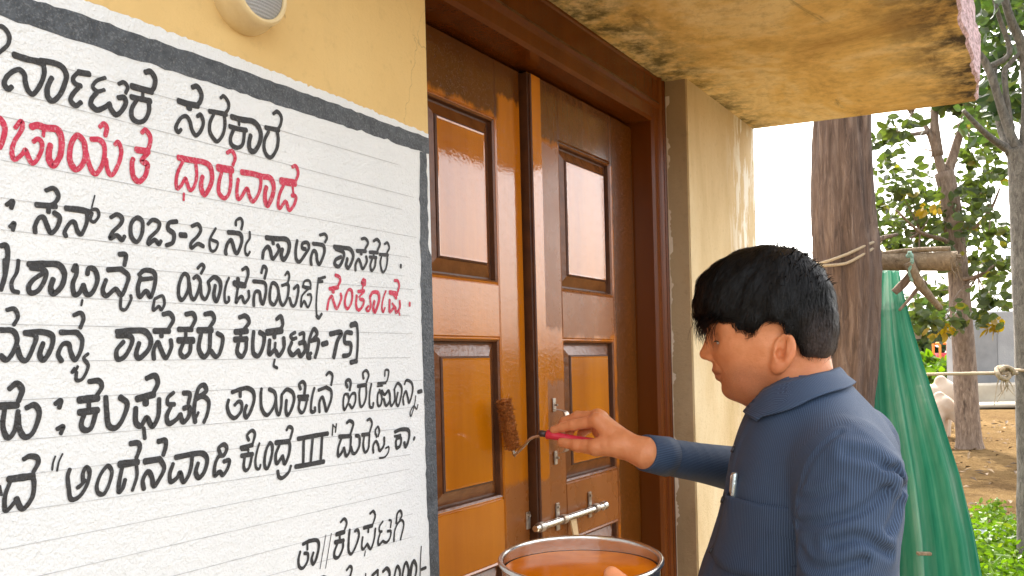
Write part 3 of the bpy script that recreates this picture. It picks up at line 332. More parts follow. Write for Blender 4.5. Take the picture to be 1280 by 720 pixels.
# ---- painted notice
def jit(pts,a,seg=.012,seed=1):
    rs=np.random.default_rng(seed); out=[]
    for p,q in zip(pts,pts[1:]):
        p=np.array(p);q=np.array(q); n=max(1,int(np.linalg.norm(q-p)/seg))
        for i in range(n): out.append(p+(q-p)*i/n+rs.normal(size=2)*a)
    out.append(np.array(pts[-1])); return out
SY=W-.0006
def poly_strip(top,bot,y):
    V=[(p[0],y,p[1]) for p in top]+[(p[0],y,p[1]) for p in bot]; n=len(top)
    return V,[(i,i+1,n+i+1,n+i) for i in range(n-1)]
tp=jit([(-.4,1.872),(.46,1.8717),(.5707,1.871),(.80,1.866),(.9502,1.8600)],.0007,.004,3); bt=[np.array((p[0],.75)) for p in tp]
sign=mk('notice_panel',*poly_strip(tp,bt,SY),WHITE,house); tag(sign,'white painted panel with grey border and black and red lettering')
def band(a,b,y):
    n=min(len(a),len(b)); a=a[:n];b=b[:n]; return poly_strip(a,b,y)
bu=jit([(-.4,1.858),(.4166,1.8573),(.5703,1.8586),(.75,1.857),(.9446,1.8545),(.9504,1.8542)],.0006,.008,4)
bl=[np.array((p[0],1.8342 if p[0]<.88 else 1.8325))+RNG.normal(size=2)*.0006 for p in bu]
mk('border_band',*poly_strip(bu,bl,SY-.0002),BAND,sign)
zz=np.linspace(1.8328,.80,130)
lt=[np.array((.9296-.005*math.sin(max(0,min(1,(1.83-z)/.34))*math.pi*.75)+(.003 if z<1.35 else 0)+RNG.normal()*.0006,z)) for z in zz]
rt=[np.array((.9500 if z<1.70 else .9445+RNG.normal()*.0008,z)) for z in zz]
V,Fc=poly_strip(rt,lt,SY-.0003); mk('border_band',V,Fc,BAND,sign)
mb=MB()
for k,(x0,z0,x1,z1) in enumerate(RULES):
    hw=.00028; y=SY-.00045-k*1e-6; mb.add([(x0,y,z0-hw),(x1,y,z1-hw),(x1,y,z1+hw),(x0,y,z0+hw)],[(0,1,2,3)])
mb.build('ruled_lines',PENCIL,sign)
def lettering(key,mat,base):
    rs=np.random.default_rng(ord(key)); strokes=[]
    for w_,s_ in TEXT[key]:
        xs=[float(q.split(',')[0])*1e-4+.2 for q in s_.split()]; strokes.append((min(xs)-w_*4e-5,max(xs)+w_*4e-5,w_,s_))
    order=sorted(strokes); words=[[order[0]]]; end=order[0][1]
    for s in order[1:]:
        if s[0]>end+.0075: words.append([])
        words[-1].append(s); end=max(end,s[1])
    for wd_ in words: word(wd_,mat,base,rs)
def word(strokes,mat,base,rs):
    mb=MB()
    for si,(_,_,w_,s_) in enumerate(strokes):
        P=[[float(c)*1e-4 for c in q.split(',')] for q in s_.split()]; P=np.array(P)+(.2,.9)
        Q=spline(P,7); w_=w_*1e-4
        T=np.gradient(Q,axis=0); T/=np.linalg.norm(T,axis=1)[:,None]+1e-12
        ang=np.arctan2(T[:,1],T[:,0])-rad(52)
        wd=w_*(.53)*np.sqrt(np.sin(ang)**2+(.72*np.cos(ang))**2)*1.08
        wd=np.convolve(np.pad(wd,2,'edge'),np.ones(5)/5,'valid')*(1+.05*np.convolve(rs.normal(size=len(wd)+2),np.ones(3)/3,'valid'))
        N=np.stack([-T[:,1],T[:,0]],1)
        # round brush ends
        n=len(Q); pre=[];e=[.25,.6,.85]
        A=[Q[0]-T[0]*wd[0]*.75*math.cos(math.asin(s)) for s in e]; Bq=[Q[-1]+T[-1]*wd[-1]*.75*math.cos(math.asin(s)) for s in e[::-1]]
        QQ=np.vstack([A,Q,Bq]); WW=np.concatenate([[wd[0]*s for s in e],wd,[wd[-1]*s for s in e[::-1]]]); NN=np.vstack([[N[0]]*3,N,[N[-1]]*3])
        y=base-si*3e-6-np.arange(len(QQ))*2e-8
        L=QQ+NN*WW[:,None]; Rr=QQ-NN*WW[:,None]; m=len(QQ)
        V=np.concatenate([np.stack([L[:,0],y,L[:,1]],1),np.stack([Rr[:,0],y,Rr[:,1]],1)])
        mb.add(V,[(i,i+1,m+i+1,m+i) for i in range(m-1)])
    return mb.build('painted_word',mat,sign)
for k in 'abcdefghij': lettering(k,RED if k in 'be' else BLACK,SY-.0006)
# ---- door frame
YF=.755; YL=.812
XI=1.8864; ZH=2.098
def extrude_prof(prof,p0,p1,du,dv):
    """profile (u,v) swept from p0 to p1"""
    p0=np.array(p0,float);p1=np.array(p1,float);du=np.array(du,float);dv=np.array(dv,float); n=len(prof)
    V=[p0+du*a+dv*b for a,b in prof]+[p1+du*a+dv*b for a,b in prof]
    Fc=[(i,(i+1)%n,n+(i+1)%n,n+i) for i in range(n)]+[list(range(n))[::-1],list(range(n,2*n))]
    return V,Fc
# profile across the frame face: u from inner edge outwards, v into the wall
def fprof(w_): return [(0,.10),(0,.006),(.006,0),(.030,0),(.033,-.004),(.040,-.007),(.047,-.004),(.050,0),(w_-.012,0),(w_-.009,-.003),(w_-.003,-.003),(w_,0),(w_,.10)]
mb=MB(); mb.add(*extrude_prof(fprof(.0752),(XI,YF,0),(XI,YF,ZC+.011),(1,0,0),(0,1,0)))
mb.build('door_jamb',FRAMEPAINT,house)
mb=MB(); mb.add(*extrude_prof(fprof(.02),(.972,YF,0),(.972,YF,ZC+.011),(-1,0,0),(0,1,0))); mb.build('door_jamb',FRAMEPAINT,house)
mb=MB(); mb.add(*extrude_prof(fprof(.109),(.973,YF+.0012,ZH),(XI+.03,YF+.0012,ZH),(0,0,1),(0,1,0))); mb.build('door_head',FRAMEPAINT,house)
mb=MB(); mb.box((.9505,.861,0),(1.963,.929,ZC+.09)); mb.build('back_board',FRAMEPAINT,house)
# jagged paint edge where frame meets plaster
rs=np.random.default_rng(3); zz=np.arange(.2,2.17,.004); ex=.0012+.0052*np.clip(np.convolve(rs.normal(size=len(zz)+6),np.ones(7)/2.6,'valid')-.15,0,1.6)
V=[(1.9593,YF-.0032-a_,z) for a_,z in zip(ex,zz)]+[(1.9593,YF+.001,z) for z in zz]; n=len(zz); mb=MB(); mb.add(V,[(i,i+1,n+i+1,n+i) for i in range(n-1)])
mb.build('paint_flakes',simple('pale flaking plaster',(.62,.50,.38),(.75,.66,.54)),house)
# ---- door leaves
def ring(rects,close_field=True):
    """nested rectangles (x0,x1,z0,z1,y): lofted from outer to inner"""
    V=[];Fc=[]
    for x0,x1,z0,z1,y in rects: V+=[(x0,y,z0),(x1,y,z0),(x1,y,z1),(x0,y,z1)]
    for i in range(len(rects)-1):
        for j in range(4):
            k=(j+1)%4; Fc.append((i*4+j,i*4+k,i*4+4+k,i*4+4+j))
    n=(len(rects)-1)*4
    if close_field: Fc.append((n,n+1,n+2,n+3))
    return V,Fc
def leaf(x0,x1,yf,px0,px1,zs,edge_left=False):
    """stile-and-rail frame with holes for the panels; yf = front plane"""
    lf=mb=MB(); d=.034; top=ZH-.008; bot=.012
    xs=[x0,px0,px1,x1]
    g=.0009
    mb.box((x0,yf,bot),(px0,yf+d,top),.0025); mb.box((px1,yf,bot),(x1,yf+d,top),.0025)
    zz=[bot]+[v for z in sorted(zs) for v in z]+[top]
    for i in range(0,len(zz),2): mb.box((px0+g,yf+.0006,zz[i]),(px1-g,yf+d-.001,zz[i+1]),.0022)
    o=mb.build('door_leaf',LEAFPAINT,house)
    for z0,z1 in zs:
        a=(px0+.0,px1-.0,z0,z1)
        def r(i,y): return (px0+i,px1-i,z0+i,z1-i,yf+y)
        V,Fc=ring([r(-.001,.004),r(.0035,.0015),r(.007,.004),r(.0085,.0125),r(.0115,.0130),r(.032,.0055),r(.0325,.0035),r(.0355,.0015),r(.0385,.0018)])
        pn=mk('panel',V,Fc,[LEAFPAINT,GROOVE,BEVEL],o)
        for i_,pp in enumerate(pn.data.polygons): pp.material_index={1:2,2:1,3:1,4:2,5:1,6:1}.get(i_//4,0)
    return o
zs=[(1.6905,1.985),(1.3135,1.597),(.93,1.205),(.55,.815),(.17,.43)]
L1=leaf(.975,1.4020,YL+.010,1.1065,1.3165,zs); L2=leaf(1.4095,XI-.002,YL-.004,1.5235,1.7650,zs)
# planted strip on the meeting edge of the right leaf
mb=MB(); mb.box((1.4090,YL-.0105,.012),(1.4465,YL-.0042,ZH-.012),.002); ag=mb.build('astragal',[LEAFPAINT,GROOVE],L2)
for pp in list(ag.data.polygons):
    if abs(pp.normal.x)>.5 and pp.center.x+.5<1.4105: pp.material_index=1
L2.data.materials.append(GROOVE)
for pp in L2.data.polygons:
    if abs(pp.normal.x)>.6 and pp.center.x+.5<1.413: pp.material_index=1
# pull handle on the right leaf
def pull():
    x=1.4775; y=YL-.0045; mb=MB()
    for z in (1.470,1.369):
        mb.box((x-.0055,y-.003,z-.013),(x+.0055,y,z+.013),.001)
        mb.tube([(x,y-.003,z),(x,y-.009,z)],.0022,8)
    s=np.array([(y-.003,1.462),(y-.014,1.460),(y-.024,1.457),(y-.028,1.445),(y-.029,1.42),(y-.028,1.395),(y-.024,1.383),(y-.014,1.379),(y-.003,1.377)])
    P=spline(s,5); V=[]
    for yy,zz in P:
        hw=.0072+.0018*math.cos((zz-1.42)/.042*1.4); V+=[(x-hw,yy-.002,zz),(x+hw,yy-.002,zz),(x+hw,yy+.002,zz),(x-hw,yy+.002,zz)]
    n=len(P); mb.add(V,[(i*4+j,i*4+(j+1)%4,i*4+4+(j+1)%4,i*4+4+j) for i in range(n-1) for j in range(4)])
    mb.build('handle',WORN,L2)
pull()
# sliding bolt across the meeting stiles
def bolt():
    y=YL-.018; z0=1.2520; mb=MB(); mb.tube([(1.372,y,z0),(1.376,y,z0),(1.62,y,z0-.001),(1.650,y,z0-.001)],[.0058,.0068,.0068,.0068],16)
    mb.tube([(1.648,y,z0-.001),(1.650,y,z0-.001),(1.664,y,z0-.001),(1.667,y,z0-.001)],[.0075,.0092,.0092,.006],16)
    o=mb.build('door_bolt',STEEL,L2,smooth=False)
    for x,up,dn,yb in ((1.393,.026,.006,YL+.010),(1.480,.030,.022,YL-.0045),(1.620,.032,.020,YL-.004)):
        mb=MB(); mb.box((x-.0065,yb-.003,z0-dn),(x+.0065,yb,z0+up),.001)
        mb.lathe([(.0070,-.007),(.0092,-.007),(.0092,.007),(.0070,.007)],(x,y,z0),(1,0,0),16,True)
        mb.tube([(x,yb-.003,z0+up-.007),(x,yb-.006,z0+up-.007)],.003,8)
        mb.build('bolt_bracket',WORN,L1 if x<1.4 else L2)
    mb=MB(); x=1.525; mb.add([(x-.010,y+.004,z0+.002),(x+.014,y+.004,z0+.004),(x+.010,y-.004,z0-.042),(x-.006,y-.004,z0-.050),
      (x-.010,y+.007,z0+.002),(x+.014,y+.007,z0+.004),(x+.010,y-.001,z0-.042),(x-.006,y-.001,z0-.050)],[(0,1,2,3),(7,6,5,4),(0,4,5,1),(1,5,6,2),(2,6,7,3),(3,7,4,0)])
    mb.build('hasp',simple('pale wood tongue',(.62,.42,.20),(.70,.50,.27)),L2)
bolt()
# ---- bulkhead lamp high on the yellow wall
def lamp():
    c=onY(302,-6,W); c=np.array([c[0],W,c[2]])
    t=empty('wall_lamp',tuple(c),'round cream bulkhead lamp with ribbed white glass high on the yellow wall','lamp')
    CR=simple('cream lamp enamel',(.62,.47,.24),(.68,.53,.29),30,.4)
    r0=.0405
    MB().lathe([(r0,.0),(r0,-.006),(r0*.96,-.011),(r0*.92,-.018),(r0*.90,-.026),(r0*.84,-.030),(r0*.78,-.031),(r0*.74,-.029),(r0*.74,-.02)],c,(0,1,0),64).build('rim',CR,t,True)
    m=NT('ribbed white glass'); wv=m.n('ShaderNodeTexWave'); wv.bands_direction='Z'; m.l(m.pos,wv.inputs['Vector']); wv.inputs['Scale'].default_value=95; wv.inputs['Distortion'].default_value=2.4; wv.inputs['Detail Scale'].default_value=60
    GL=m.fin(m.mix(wv.outputs['Fac'],(.62,.62,.63),(.85,.85,.85)),.15,m.bump(wv.outputs['Fac'],.003))
    MB().lathe([(r0*.745,-.027),(r0*.7,-.0285),(r0*.5,-.031),(r0*.25,-.0325),(.0005,-.033)],c,(0,1,0),64).build('lens',GL,t,True)
lamp()
# ================================================================ signed-distance modelling
def rc(P,a,b,ra,rb):
    a=np.asarray(a,float);b=np.asarray(b,float); ab=b-a; h=np.clip(((P-a)@ab)/(ab@ab),0,1)
    return np.linalg.norm(P-a-h[:,None]*ab,axis=1)-(ra+(rb-ra)*h)
def ell(P,c,r):
    q=(P-np.asarray(c,float)); r=np.asarray(r,float); k0=np.linalg.norm(q/r,axis=1); k1=np.linalg.norm(q/r**2,axis=1)+1e-9
    return k0*(k0-1)/k1
def smin(a,b,k):
    h=np.clip(.5+.5*(b-a)/k,0,1); return b+(a-b)*h-k*h*(1-h)
def smax(a,b,k): return -smin(-a,-b,k)
def chain(P,pts,rr,k=.004):
    d=None
    for i in range(len(pts)-1):
        e=rc(P,pts[i],pts[i+1],rr[i],rr[i+1]); d=e if d is None else smin(d,e,k)
    return d
def wob(P,sc,seed,n=5):
    rs=np.random.default_rng(seed); o=0
    for i in range(n):
        k=rs.normal(size=3); k*=sc*(.6+.8*rs.random())/np.linalg.norm(k); o=o+np.sin(P@k+rs.uniform(0,6.28)+1.3*np.sin(P@(k[::-1]*.6)))
    return o/n
def nets(f,lo,hi,h,m=4):
    lo=np.asarray(lo,float); nb=np.ceil((np.asarray(hi,float)-lo)/(h*m)).astype(int); B=h*m
    ax=[lo[i]+(np.arange(nb[i])+.5)*B for i in range(3)]
    G=np.stack(np.meshgrid(*ax,indexing='ij'),-1).reshape(-1,3); dc=f(G).reshape(nb)
    act=np.abs(dc)<B*1.35
    ac=act.copy()
    for a in range(3):
        s=ac.copy(); sl=[slice(None)]*3; s2=[slice(None)]*3; sl[a]=slice(1,None); s2[a]=slice(None,-1)
        s[tuple(sl)]|=ac[tuple(s2)]; s[tuple(s2)]|=ac[tuple(sl)]; ac=s
    N=nb*m+1; ix=[np.minimum(np.arange(N[i])//m,nb[i]-1) for i in range(3)]
    val=dc[np.ix_(*ix)].copy(); mask=ac[np.ix_(*ix)]; I=np.argwhere(mask); out=np.empty(len(I))
    for s in range(0,len(I),200000): out[s:s+200000]=f(lo+I[s:s+200000]*h)
    val[mask]=out; ins=val<0
    c=np.zeros(N-1,int)
    for i in (0,1):
        for j in (0,1):
            for k in (0,1): c+=ins[i:N[0]-1+i,j:N[1]-1+j,k:N[2]-1+k]
    cells=np.argwhere((c>0)&(c<8)); vid=np.full(N-1,-1); vid[tuple(cells.T)]=np.arange(len(cells))
    acc=np.zeros((len(cells),3)); cnt=np.zeros(len(cells))
    for a in range(3):
        for u in (0,1):
            for v in (0,1):
                o=[0,0,0]; b,c2=[q for q in range(3) if q!=a]; o[b]=u;o[c2]=v; p=cells+o; q=p.copy(); q[:,a]+=1
                va=val[tuple(p.T)];vb=val[tuple(q.T)]; s=(va<0)!=(vb<0); t=np.where(s,va/(va-vb+1e-20),0)
                pt=p.astype(float); pt[:,a]+=t; acc+=pt*s[:,None]; cnt+=s
    V=lo+acc/cnt[:,None]*h; Fq=[]
    for a in range(3):
        b,c2=[(1,2),(2,0),(0,1)][a]; sl=[slice(None)]*3; s0=[slice(1,n-1) for n in N]; s0[a]=slice(0,N[a]-1)
        s1=list(s0); s1[a]=slice(1,N[a]); A=ins[tuple(s0)]; Bn=ins[tuple(s1)]; E_=np.argwhere(A!=Bn); off=np.array([1,1,1]); off[a]=0; base=E_+off
        fl=A[tuple(E_.T)]
        def cid(db,dc_): q=base.copy(); q[:,b]+=db; q[:,c2]+=dc_; return vid[tuple(q.T)]
        Q=np.stack([cid(-1,-1),cid(0,-1),cid(0,0),cid(-1,0)],1); Q[~fl]=Q[~fl][:,::-1]; Fq.append(Q)
    Fq=np.concatenate(Fq); return V,Fq[(Fq>=0).all(1)]
def groove(P,pts,wd,dep,view=True):
    """crease along a curve: narrow valley with a soft roll on both sides (seen along the line of sight for depth tolerance)"""
    pts=np.asarray(pts,float); d=np.full(len(P),9.); 
    for i in range(len(pts)-1):
        e=pts[i+1]-pts[i]; h=np.clip(((P-pts[i])@e)/(e@e),0,1); d=np.minimum(d,np.linalg.norm(P-pts[i]-h[:,None]*e,axis=1))
    return dep*(np.exp(-(d/wd)**2)-.55*np.exp(-((d-wd*2.2)/(wd*1.5))**2))
# ================================================================ the man
MA=np.array([-.13,.9915,0]); ML=np.array([-.9915,-.13,0]); E0=at(975,443,1.36); MO=np.array([E0[0],E0[1],0])
def tw(P): P=np.asarray(P,float).reshape(-1,3); return MO+P[:,:1]*MA+P[:,1:2]*ML+P[:,2:]*np.array([0,0,1.])
def tl(P): q=np.asarray(P,float).reshape(-1,3)-MO; return np.stack([q@MA,q@ML,q[:,2]],1)
def pl(px,py,l):
    d=ray(px,py); k=((MO-CAM)@ML+l)/(d@ML); return tl(CAM+d*k)[0]
ZE=E0[2]
def L3(*p): return np.array(p)+(0,0,ZE)
man=empty('person',tuple(MO),'man in a blue pinstriped shirt facing the brown door and painting it','person')
HT=rad(9); HS=-.001
def hturn(P):
    x=P[:,0]-HS; y=P[:,1]; c,s=math.cos(HT),math.sin(HT); return np.stack([x*c+y*s,-x*s+y*c,P[:,2]],1)
def hback(P):
    P=np.asarray(P,float).reshape(-1,3); c,s=math.cos(HT),math.sin(HT); return np.stack([P[:,0]*c-P[:,1]*s+HS,P[:,0]*s+P[:,1]*c,P[:,2]],1)
def head_sdf(P):
    Pn=P; P=hturn(P); q=P-(0,0,ZE); s=np.abs(q[:,1]); Q=np.stack([q[:,0],s,q[:,2]],1)
    d=ell(Q,(.013,0,.066),(.088,.073,.084))
    d=smin(d,ell(Q,(.050,0,.030),(.056,.060,.075)),.03)
    d=smin(d,rc(Q,(.048,.0,.01),(.053,.0,-.036),.048,.028),.03)          # face block
    d=smin(d,rc(Q,(.008,.050,-.026),(.064,.013,-.049),.014,.013),.02)     # jaw
    d=smin(d,rc(Q,(.016,.040,.002),(.052,.026,-.030),.026,.024),.025)
    d=smin(d,ell(Q,(.066,.036,.010),(.020,.016,.014)),.02)              # cheek
    d=smin(d,ell(Q,(.036,.0,-.052),(.034,.032,.016)),.03)                # soft under-chin
    d=smin(d,rc(Q,(.092,.012,.049),(.078,.045,.045),.010,.009),.018)      # brow
    d=smax(d,-ell(Q,(.110,.034,.024),(.020,.017,.013)),.012)              # eye socket
    d=smin(d,ell(Q,(.083,.032,.024),(.0130,.015,.0120)),.004)             # lids
    d=smax(d,-rc(Q,(.0985,.023,.0200),(.0905,.044,.0205),.0024,.0016),.0015) # opening of the lowered eye
    d=smin(d,rc(Q,(.097,0,.034),(.1135,0,.004),.0075,.0095),.012)         # nose
    d=smin(d,ell(Q,(.1035,.0105,-.001),(.011,.0075,.0075)),.006)
    d=smax(d,-ell(Q,(.108,.0065,-.0085),(.006,.003,.003)),.003)
    d=smin(d,ell(Q,(.0890,0,-.020),(.012,.020,.012)),.012)                # muzzle
    d=smin(d,ell(Q,(.0955,0,-.0225),(.0085,.020,.0052)),.005)             # upper lip
    d=smin(d,ell(Q,(.0905,0,-.0335),(.0090,.018,.0062)),.005)             # lower lip
    d=smax(d,-rc(Q,(.1060,0,-.0275),(.088,.027,-.0290),.0022,.0016),.0015)
    d=smin(d,ell(Q,(.0735,0,-.053),(.015,.017,.012)),.012)                 # chin
    d=d+groove(Q,[(.100,.017,.001),(.090,.026,-.016),(.080,.030,-.032)],.0028,.0016)     # fold from nose to mouth
    d=d+groove(Q,[(.093,.022,.011),(.084,.036,.011),(.076,.044,.016)],.0022,.0010)       # under the eye
    # ear
    e=Q-(-.002,.074,.004); ca,sa=math.cos(.22),math.sin(.22); x=e[:,0]*ca+e[:,2]*sa; z=-e[:,0]*sa+e[:,2]*ca
    y=e[:,1]-.25*(-x)
    ED=np.stack([x,y,z],1)
    ear=ell(ED,(0,.002,0),(.0165,.0072,.0275)); ear=smin(ear,ell(ED,(.005,.001,-.024),(.010,.006,.011)),.008)
    ear=smax(ear,-ell(ED,(.0025,.0110,.004),(.0118,.0115,.0215)),.002)
    ear=smin(ear,rc(ED,(-.0065,.004,-.014),(-.003,.0045,.015),.0032,.0028),.004)
    ear=smin(ear,ell(ED,(.011,.003,-.003),(.004,.004,.006)),.003)
    ear=smax(ear,-ell(ED,(.005,.005,-.004),(.0062,.016,.0085)),.002)
    d=smin(d,ear,.006)
    q=Pn-(0,0,ZE); Q=np.stack([q[:,0],np.abs(q[:,1]),q[:,2]],1); n=rc(Q,(-.022,0,-.01),(-.048,0,-.16),.052,.050); n=smin(n,rc(Q,(.010,0,-.05),(-.01,0,-.15),.033,.047),.04)
    return smin(d,n,.03)
HAND=[at(783,557,1.418)]
# right hand: joints placed where the fingers close round the roller handle
FING=[[(746,526,1.440),(718,531,1.462),(703,534,1.474),(692,537.5,1.482)],
      [(747,521,1.458),(722,521,1.482),(706,527,1.494),(700,535,1.496)],
      [(751,523,1.473),(728,526,1.500),(714,535,1.506),(711,544,1.496)],
      [(756,529,1.485),(738,534,1.505),(727,542,1.508),(725,550,1.498)]]
FR=[(.0105,.0092,.0082,.0068),(.0108,.0095,.0083,.0070),(.0102,.0090,.0080,.0068),(.0092,.0078,.0070,.0060)]
THUMB=[(768,557,1.420),(745,559,1.432),(722,557,1.450),(702,553,1.468)]; TR=(.0165,.0135,.0100,.0078)
FW=[[at(*p) for p in f] for f in FING]; TWd=[at(*p) for p in THUMB]
WR=at(781,557,1.420); CUF=at(806,566,1.408)
def rhand(P):
    d=rc(P,CUF,WR,.0265,.0205)
    for f,r0 in zip(FW,(.0150,.0155,.0150,.0135)): d=smin(d,rc(P,WR+(f[0]-WR)*.05,f[0],.0165,r0*.80),.010)
    d=smin(d,rc(P,WR,TWd[1],.0170,.0130),.012); d=smin(d,rc(P,at(750,538,1.466),at(770,552,1.437),.014,.018),.012)
    for f,r in zip(FW,FR): d=smin(d,chain(P,f,r,.003),.0035)
    d=smin(d,chain(P,TWd,TR,.004),.005)
    for f in FW: d=smin(d,np.linalg.norm(P-f[0]-np.array([0,0,.001]),axis=1)-.0112,.006)   # knuckles
    tip=FW[0][3]; 
    return d+.0004*wob(P,260,4)
# bowl, needed for the left hand
BC=at(725.5,699,1.05); toC=np.array([-F[0],-F[1],0]); BT=rad(4.2)
BAX=np.array([toC[0]*math.sin(BT),toC[1]*math.sin(BT),math.cos(BT)]); BR=.0955
side=np.cross(BAX,toC); side/=np.linalg.norm(side); fr=np.cross(side,BAX)      # fr points to the camera along the rim plane
if fr@toC<0: fr=-fr
sR=R-(R@BAX)*BAX; sR/=np.linalg.norm(sR)
def bp(x,y,z): return BC+sR*x+fr*y+BAX*z
ELB=tw([-.095,.262,1.150])[0]; WL=bp(.078,.040,-.098)
LF=[[bp(.060,.062,-.088),bp(.030,.060,-.098),bp(.004,.052,-.094),bp(-.014,.046,-.088)],
    [bp(.062,.046,-.094),bp(.032,.040,-.102),bp(.004,.032,-.099),bp(-.018,.026,-.094)],
    [bp(.064,.028,-.094),bp(.034,.020,-.103),bp(.008,.012,-.100),bp(-.012,.008,-.096)],
    [bp(.068,.012,-.090),bp(.042,.002,-.101),bp(.020,-.006,-.099),bp(.004,-.010,-.096)]]
LT=[bp(.078,.058,-.082),bp(.074,.086,-.050),bp(.046,.098,-.006),bp(.028,.082,.007)]
def lhand(P):
    d=rc(P,WL+(ELB-WL)*.28,WL,.027,.021)
    for f in LF: d=smin(d,rc(P,WL,f[0],.017,.012),.010)
    for f,r in zip(LF,FR): d=smin(d,chain(P,f,r,.003),.004)
    return smin(d,chain(P,LT,(.0165,.0135,.0108,.0088),.005),.008)
ELR=tw([.060,-.235,1.338])[0]; SHR=tw([-.10,-.160,1.400])[0]; SHL=tw([-.10,.160,1.400])[0]
FOLDS=.0022
def core(P):            # body under the clothes
    d=ell(P,(-.05,0,1.25),(.095,.15,.17)); d=smin(d,ell(P,(-.015,0,1.08),(.10,.14,.2)),.05)
    d=smin(d,rc(P,(-.03,0,ZE-.06),(-.05,0,1.42),.045,.045),.03)
    W_=tw(P)
    d=smin(d,rc(W_,SHL,ELB,.042,.036),.02); d=smin(d,rc(W_,SHR,ELR,.042,.034),.02)
    d=smin(d,rc(W_,ELB,WL+(ELB-WL)*.25,.04,.026),.02); d=smin(d,rc(W_,ELR,CUF,.034,.0255),.02)
    for s in (-1,1):
        d=smin(d,chain(P,[(-.06,s*.10,.92),(-.05,s*.12,.50),(-.07,s*.13,.09)],(.09,.06,.042)),.03)
    return d
def build_body():
    Vs=[];Fs=[];n=0;LIP=[];STB=[]
    def add(V,Fq,lip=None,stb=None):
        nonlocal n; Vs.append(V);Fs.append(Fq+n); n+=len(V); z=np.zeros(len(V)); LIP.append(z if lip is None else lip); STB.append(z if stb is None else stb)
    V,Fq=nets(head_sdf,(-.13,-.105,ZE-.15),(.15,.105,ZE+.17),.0023); h=hturn(V)-(0,0,ZE); s=np.abs(h[:,1])
    lip=np.exp(-((h[:,2]+.028)/.0085)**2)*np.clip((h[:,0]-.082)*90,0,1)*np.clip((.024-s)*150,0,1)
    stb=np.clip((-.006-h[:,2]-.25*np.maximum(0,.05-h[:,0]))*45,0,1)*np.clip((h[:,2]+.085)*40,0,1)*np.clip((h[:,0]-.0)*40,0,1)
    stb=np.maximum(stb,.6*np.exp(-((h[:,2]+.012)/.006)**2)*np.clip((h[:,0]-.085)*60,0,1)); ear=np.clip((s-.070)*200,0,1)*np.clip((.045-np.abs(h[:,2]))*80,0,1)*.12; sock=.5*np.exp(-(((h[:,0]-.09)/.018)**2+((s-.03)/.018)**2+((h[:,2]-.024)/.016)**2))  # sock darkens the skin in the eye sockets, stb the jaw
    add(tw(V),Fq,np.maximum(lip,ear),np.maximum(stb,sock))
    lo=np.min([p for f in FW for p in f]+[CUF,WR]+TWd,axis=0)-.04; hi=np.max([p for f in FW for p in f]+[CUF,WR]+TWd,axis=0)+.04
    V,Fq=nets(rhand,lo,hi,.0016); add(V,Fq)
    pts=[p for f in LF for p in f]+LT+[WL]; V,Fq=nets(lhand,np.min(pts,axis=0)-.07,np.max(pts,axis=0)+.06,.0022); add(V,Fq)
    V,Fq=nets(core,(-.3,-.42,.03),(.35,.5,1.5),.012); add(tw(V),Fq)
    m=NT('skin'); f=m.noise(45,5,.6); c=m.mix(m.ramp(f,[(.35,0),(.7,1)]),(.63,.235,.095),(.72,.30,.14)); c=m.mix(m.ramp(m.noise(11,3),[(.5,0),(.7,.4)]),c,(.66,.20,.09))
    la=m.n('ShaderNodeAttribute',attribute_name='lip'); sa=m.n('ShaderNodeAttribute',attribute_name='stubble_socket')
    c=m.mix(m.math('MULTIPLY',la.outputs['Fac'],.7),c,(.40,.095,.055)); c=m.mix(m.math('MULTIPLY',sa.outputs['Fac'],m.ramp(m.noise(1400,2),[(.35,.25),(.62,.7)])),c,(.26,.105,.055))
    sk=m.fin(c,m.ramp(m.noise(60,4),[(.3,.33),(.7,.5)]),m.bump(m.noise(900,3),.0003,1,m.bump(m.noise(220,4),.0007,1,m.bump(m.noise(70,3),.0012,.6))),Subsurface_Weight=.12,Subsurface_Radius=(.012,.005,.003),Subsurface_Scale=.5,Specular_IOR_Level=.4)
    mk('body',np.concatenate(Vs),np.concatenate(Fs),sk,man,True,attrs={'lip':np.concatenate(LIP),'stubble_socket':np.concatenate(STB)})
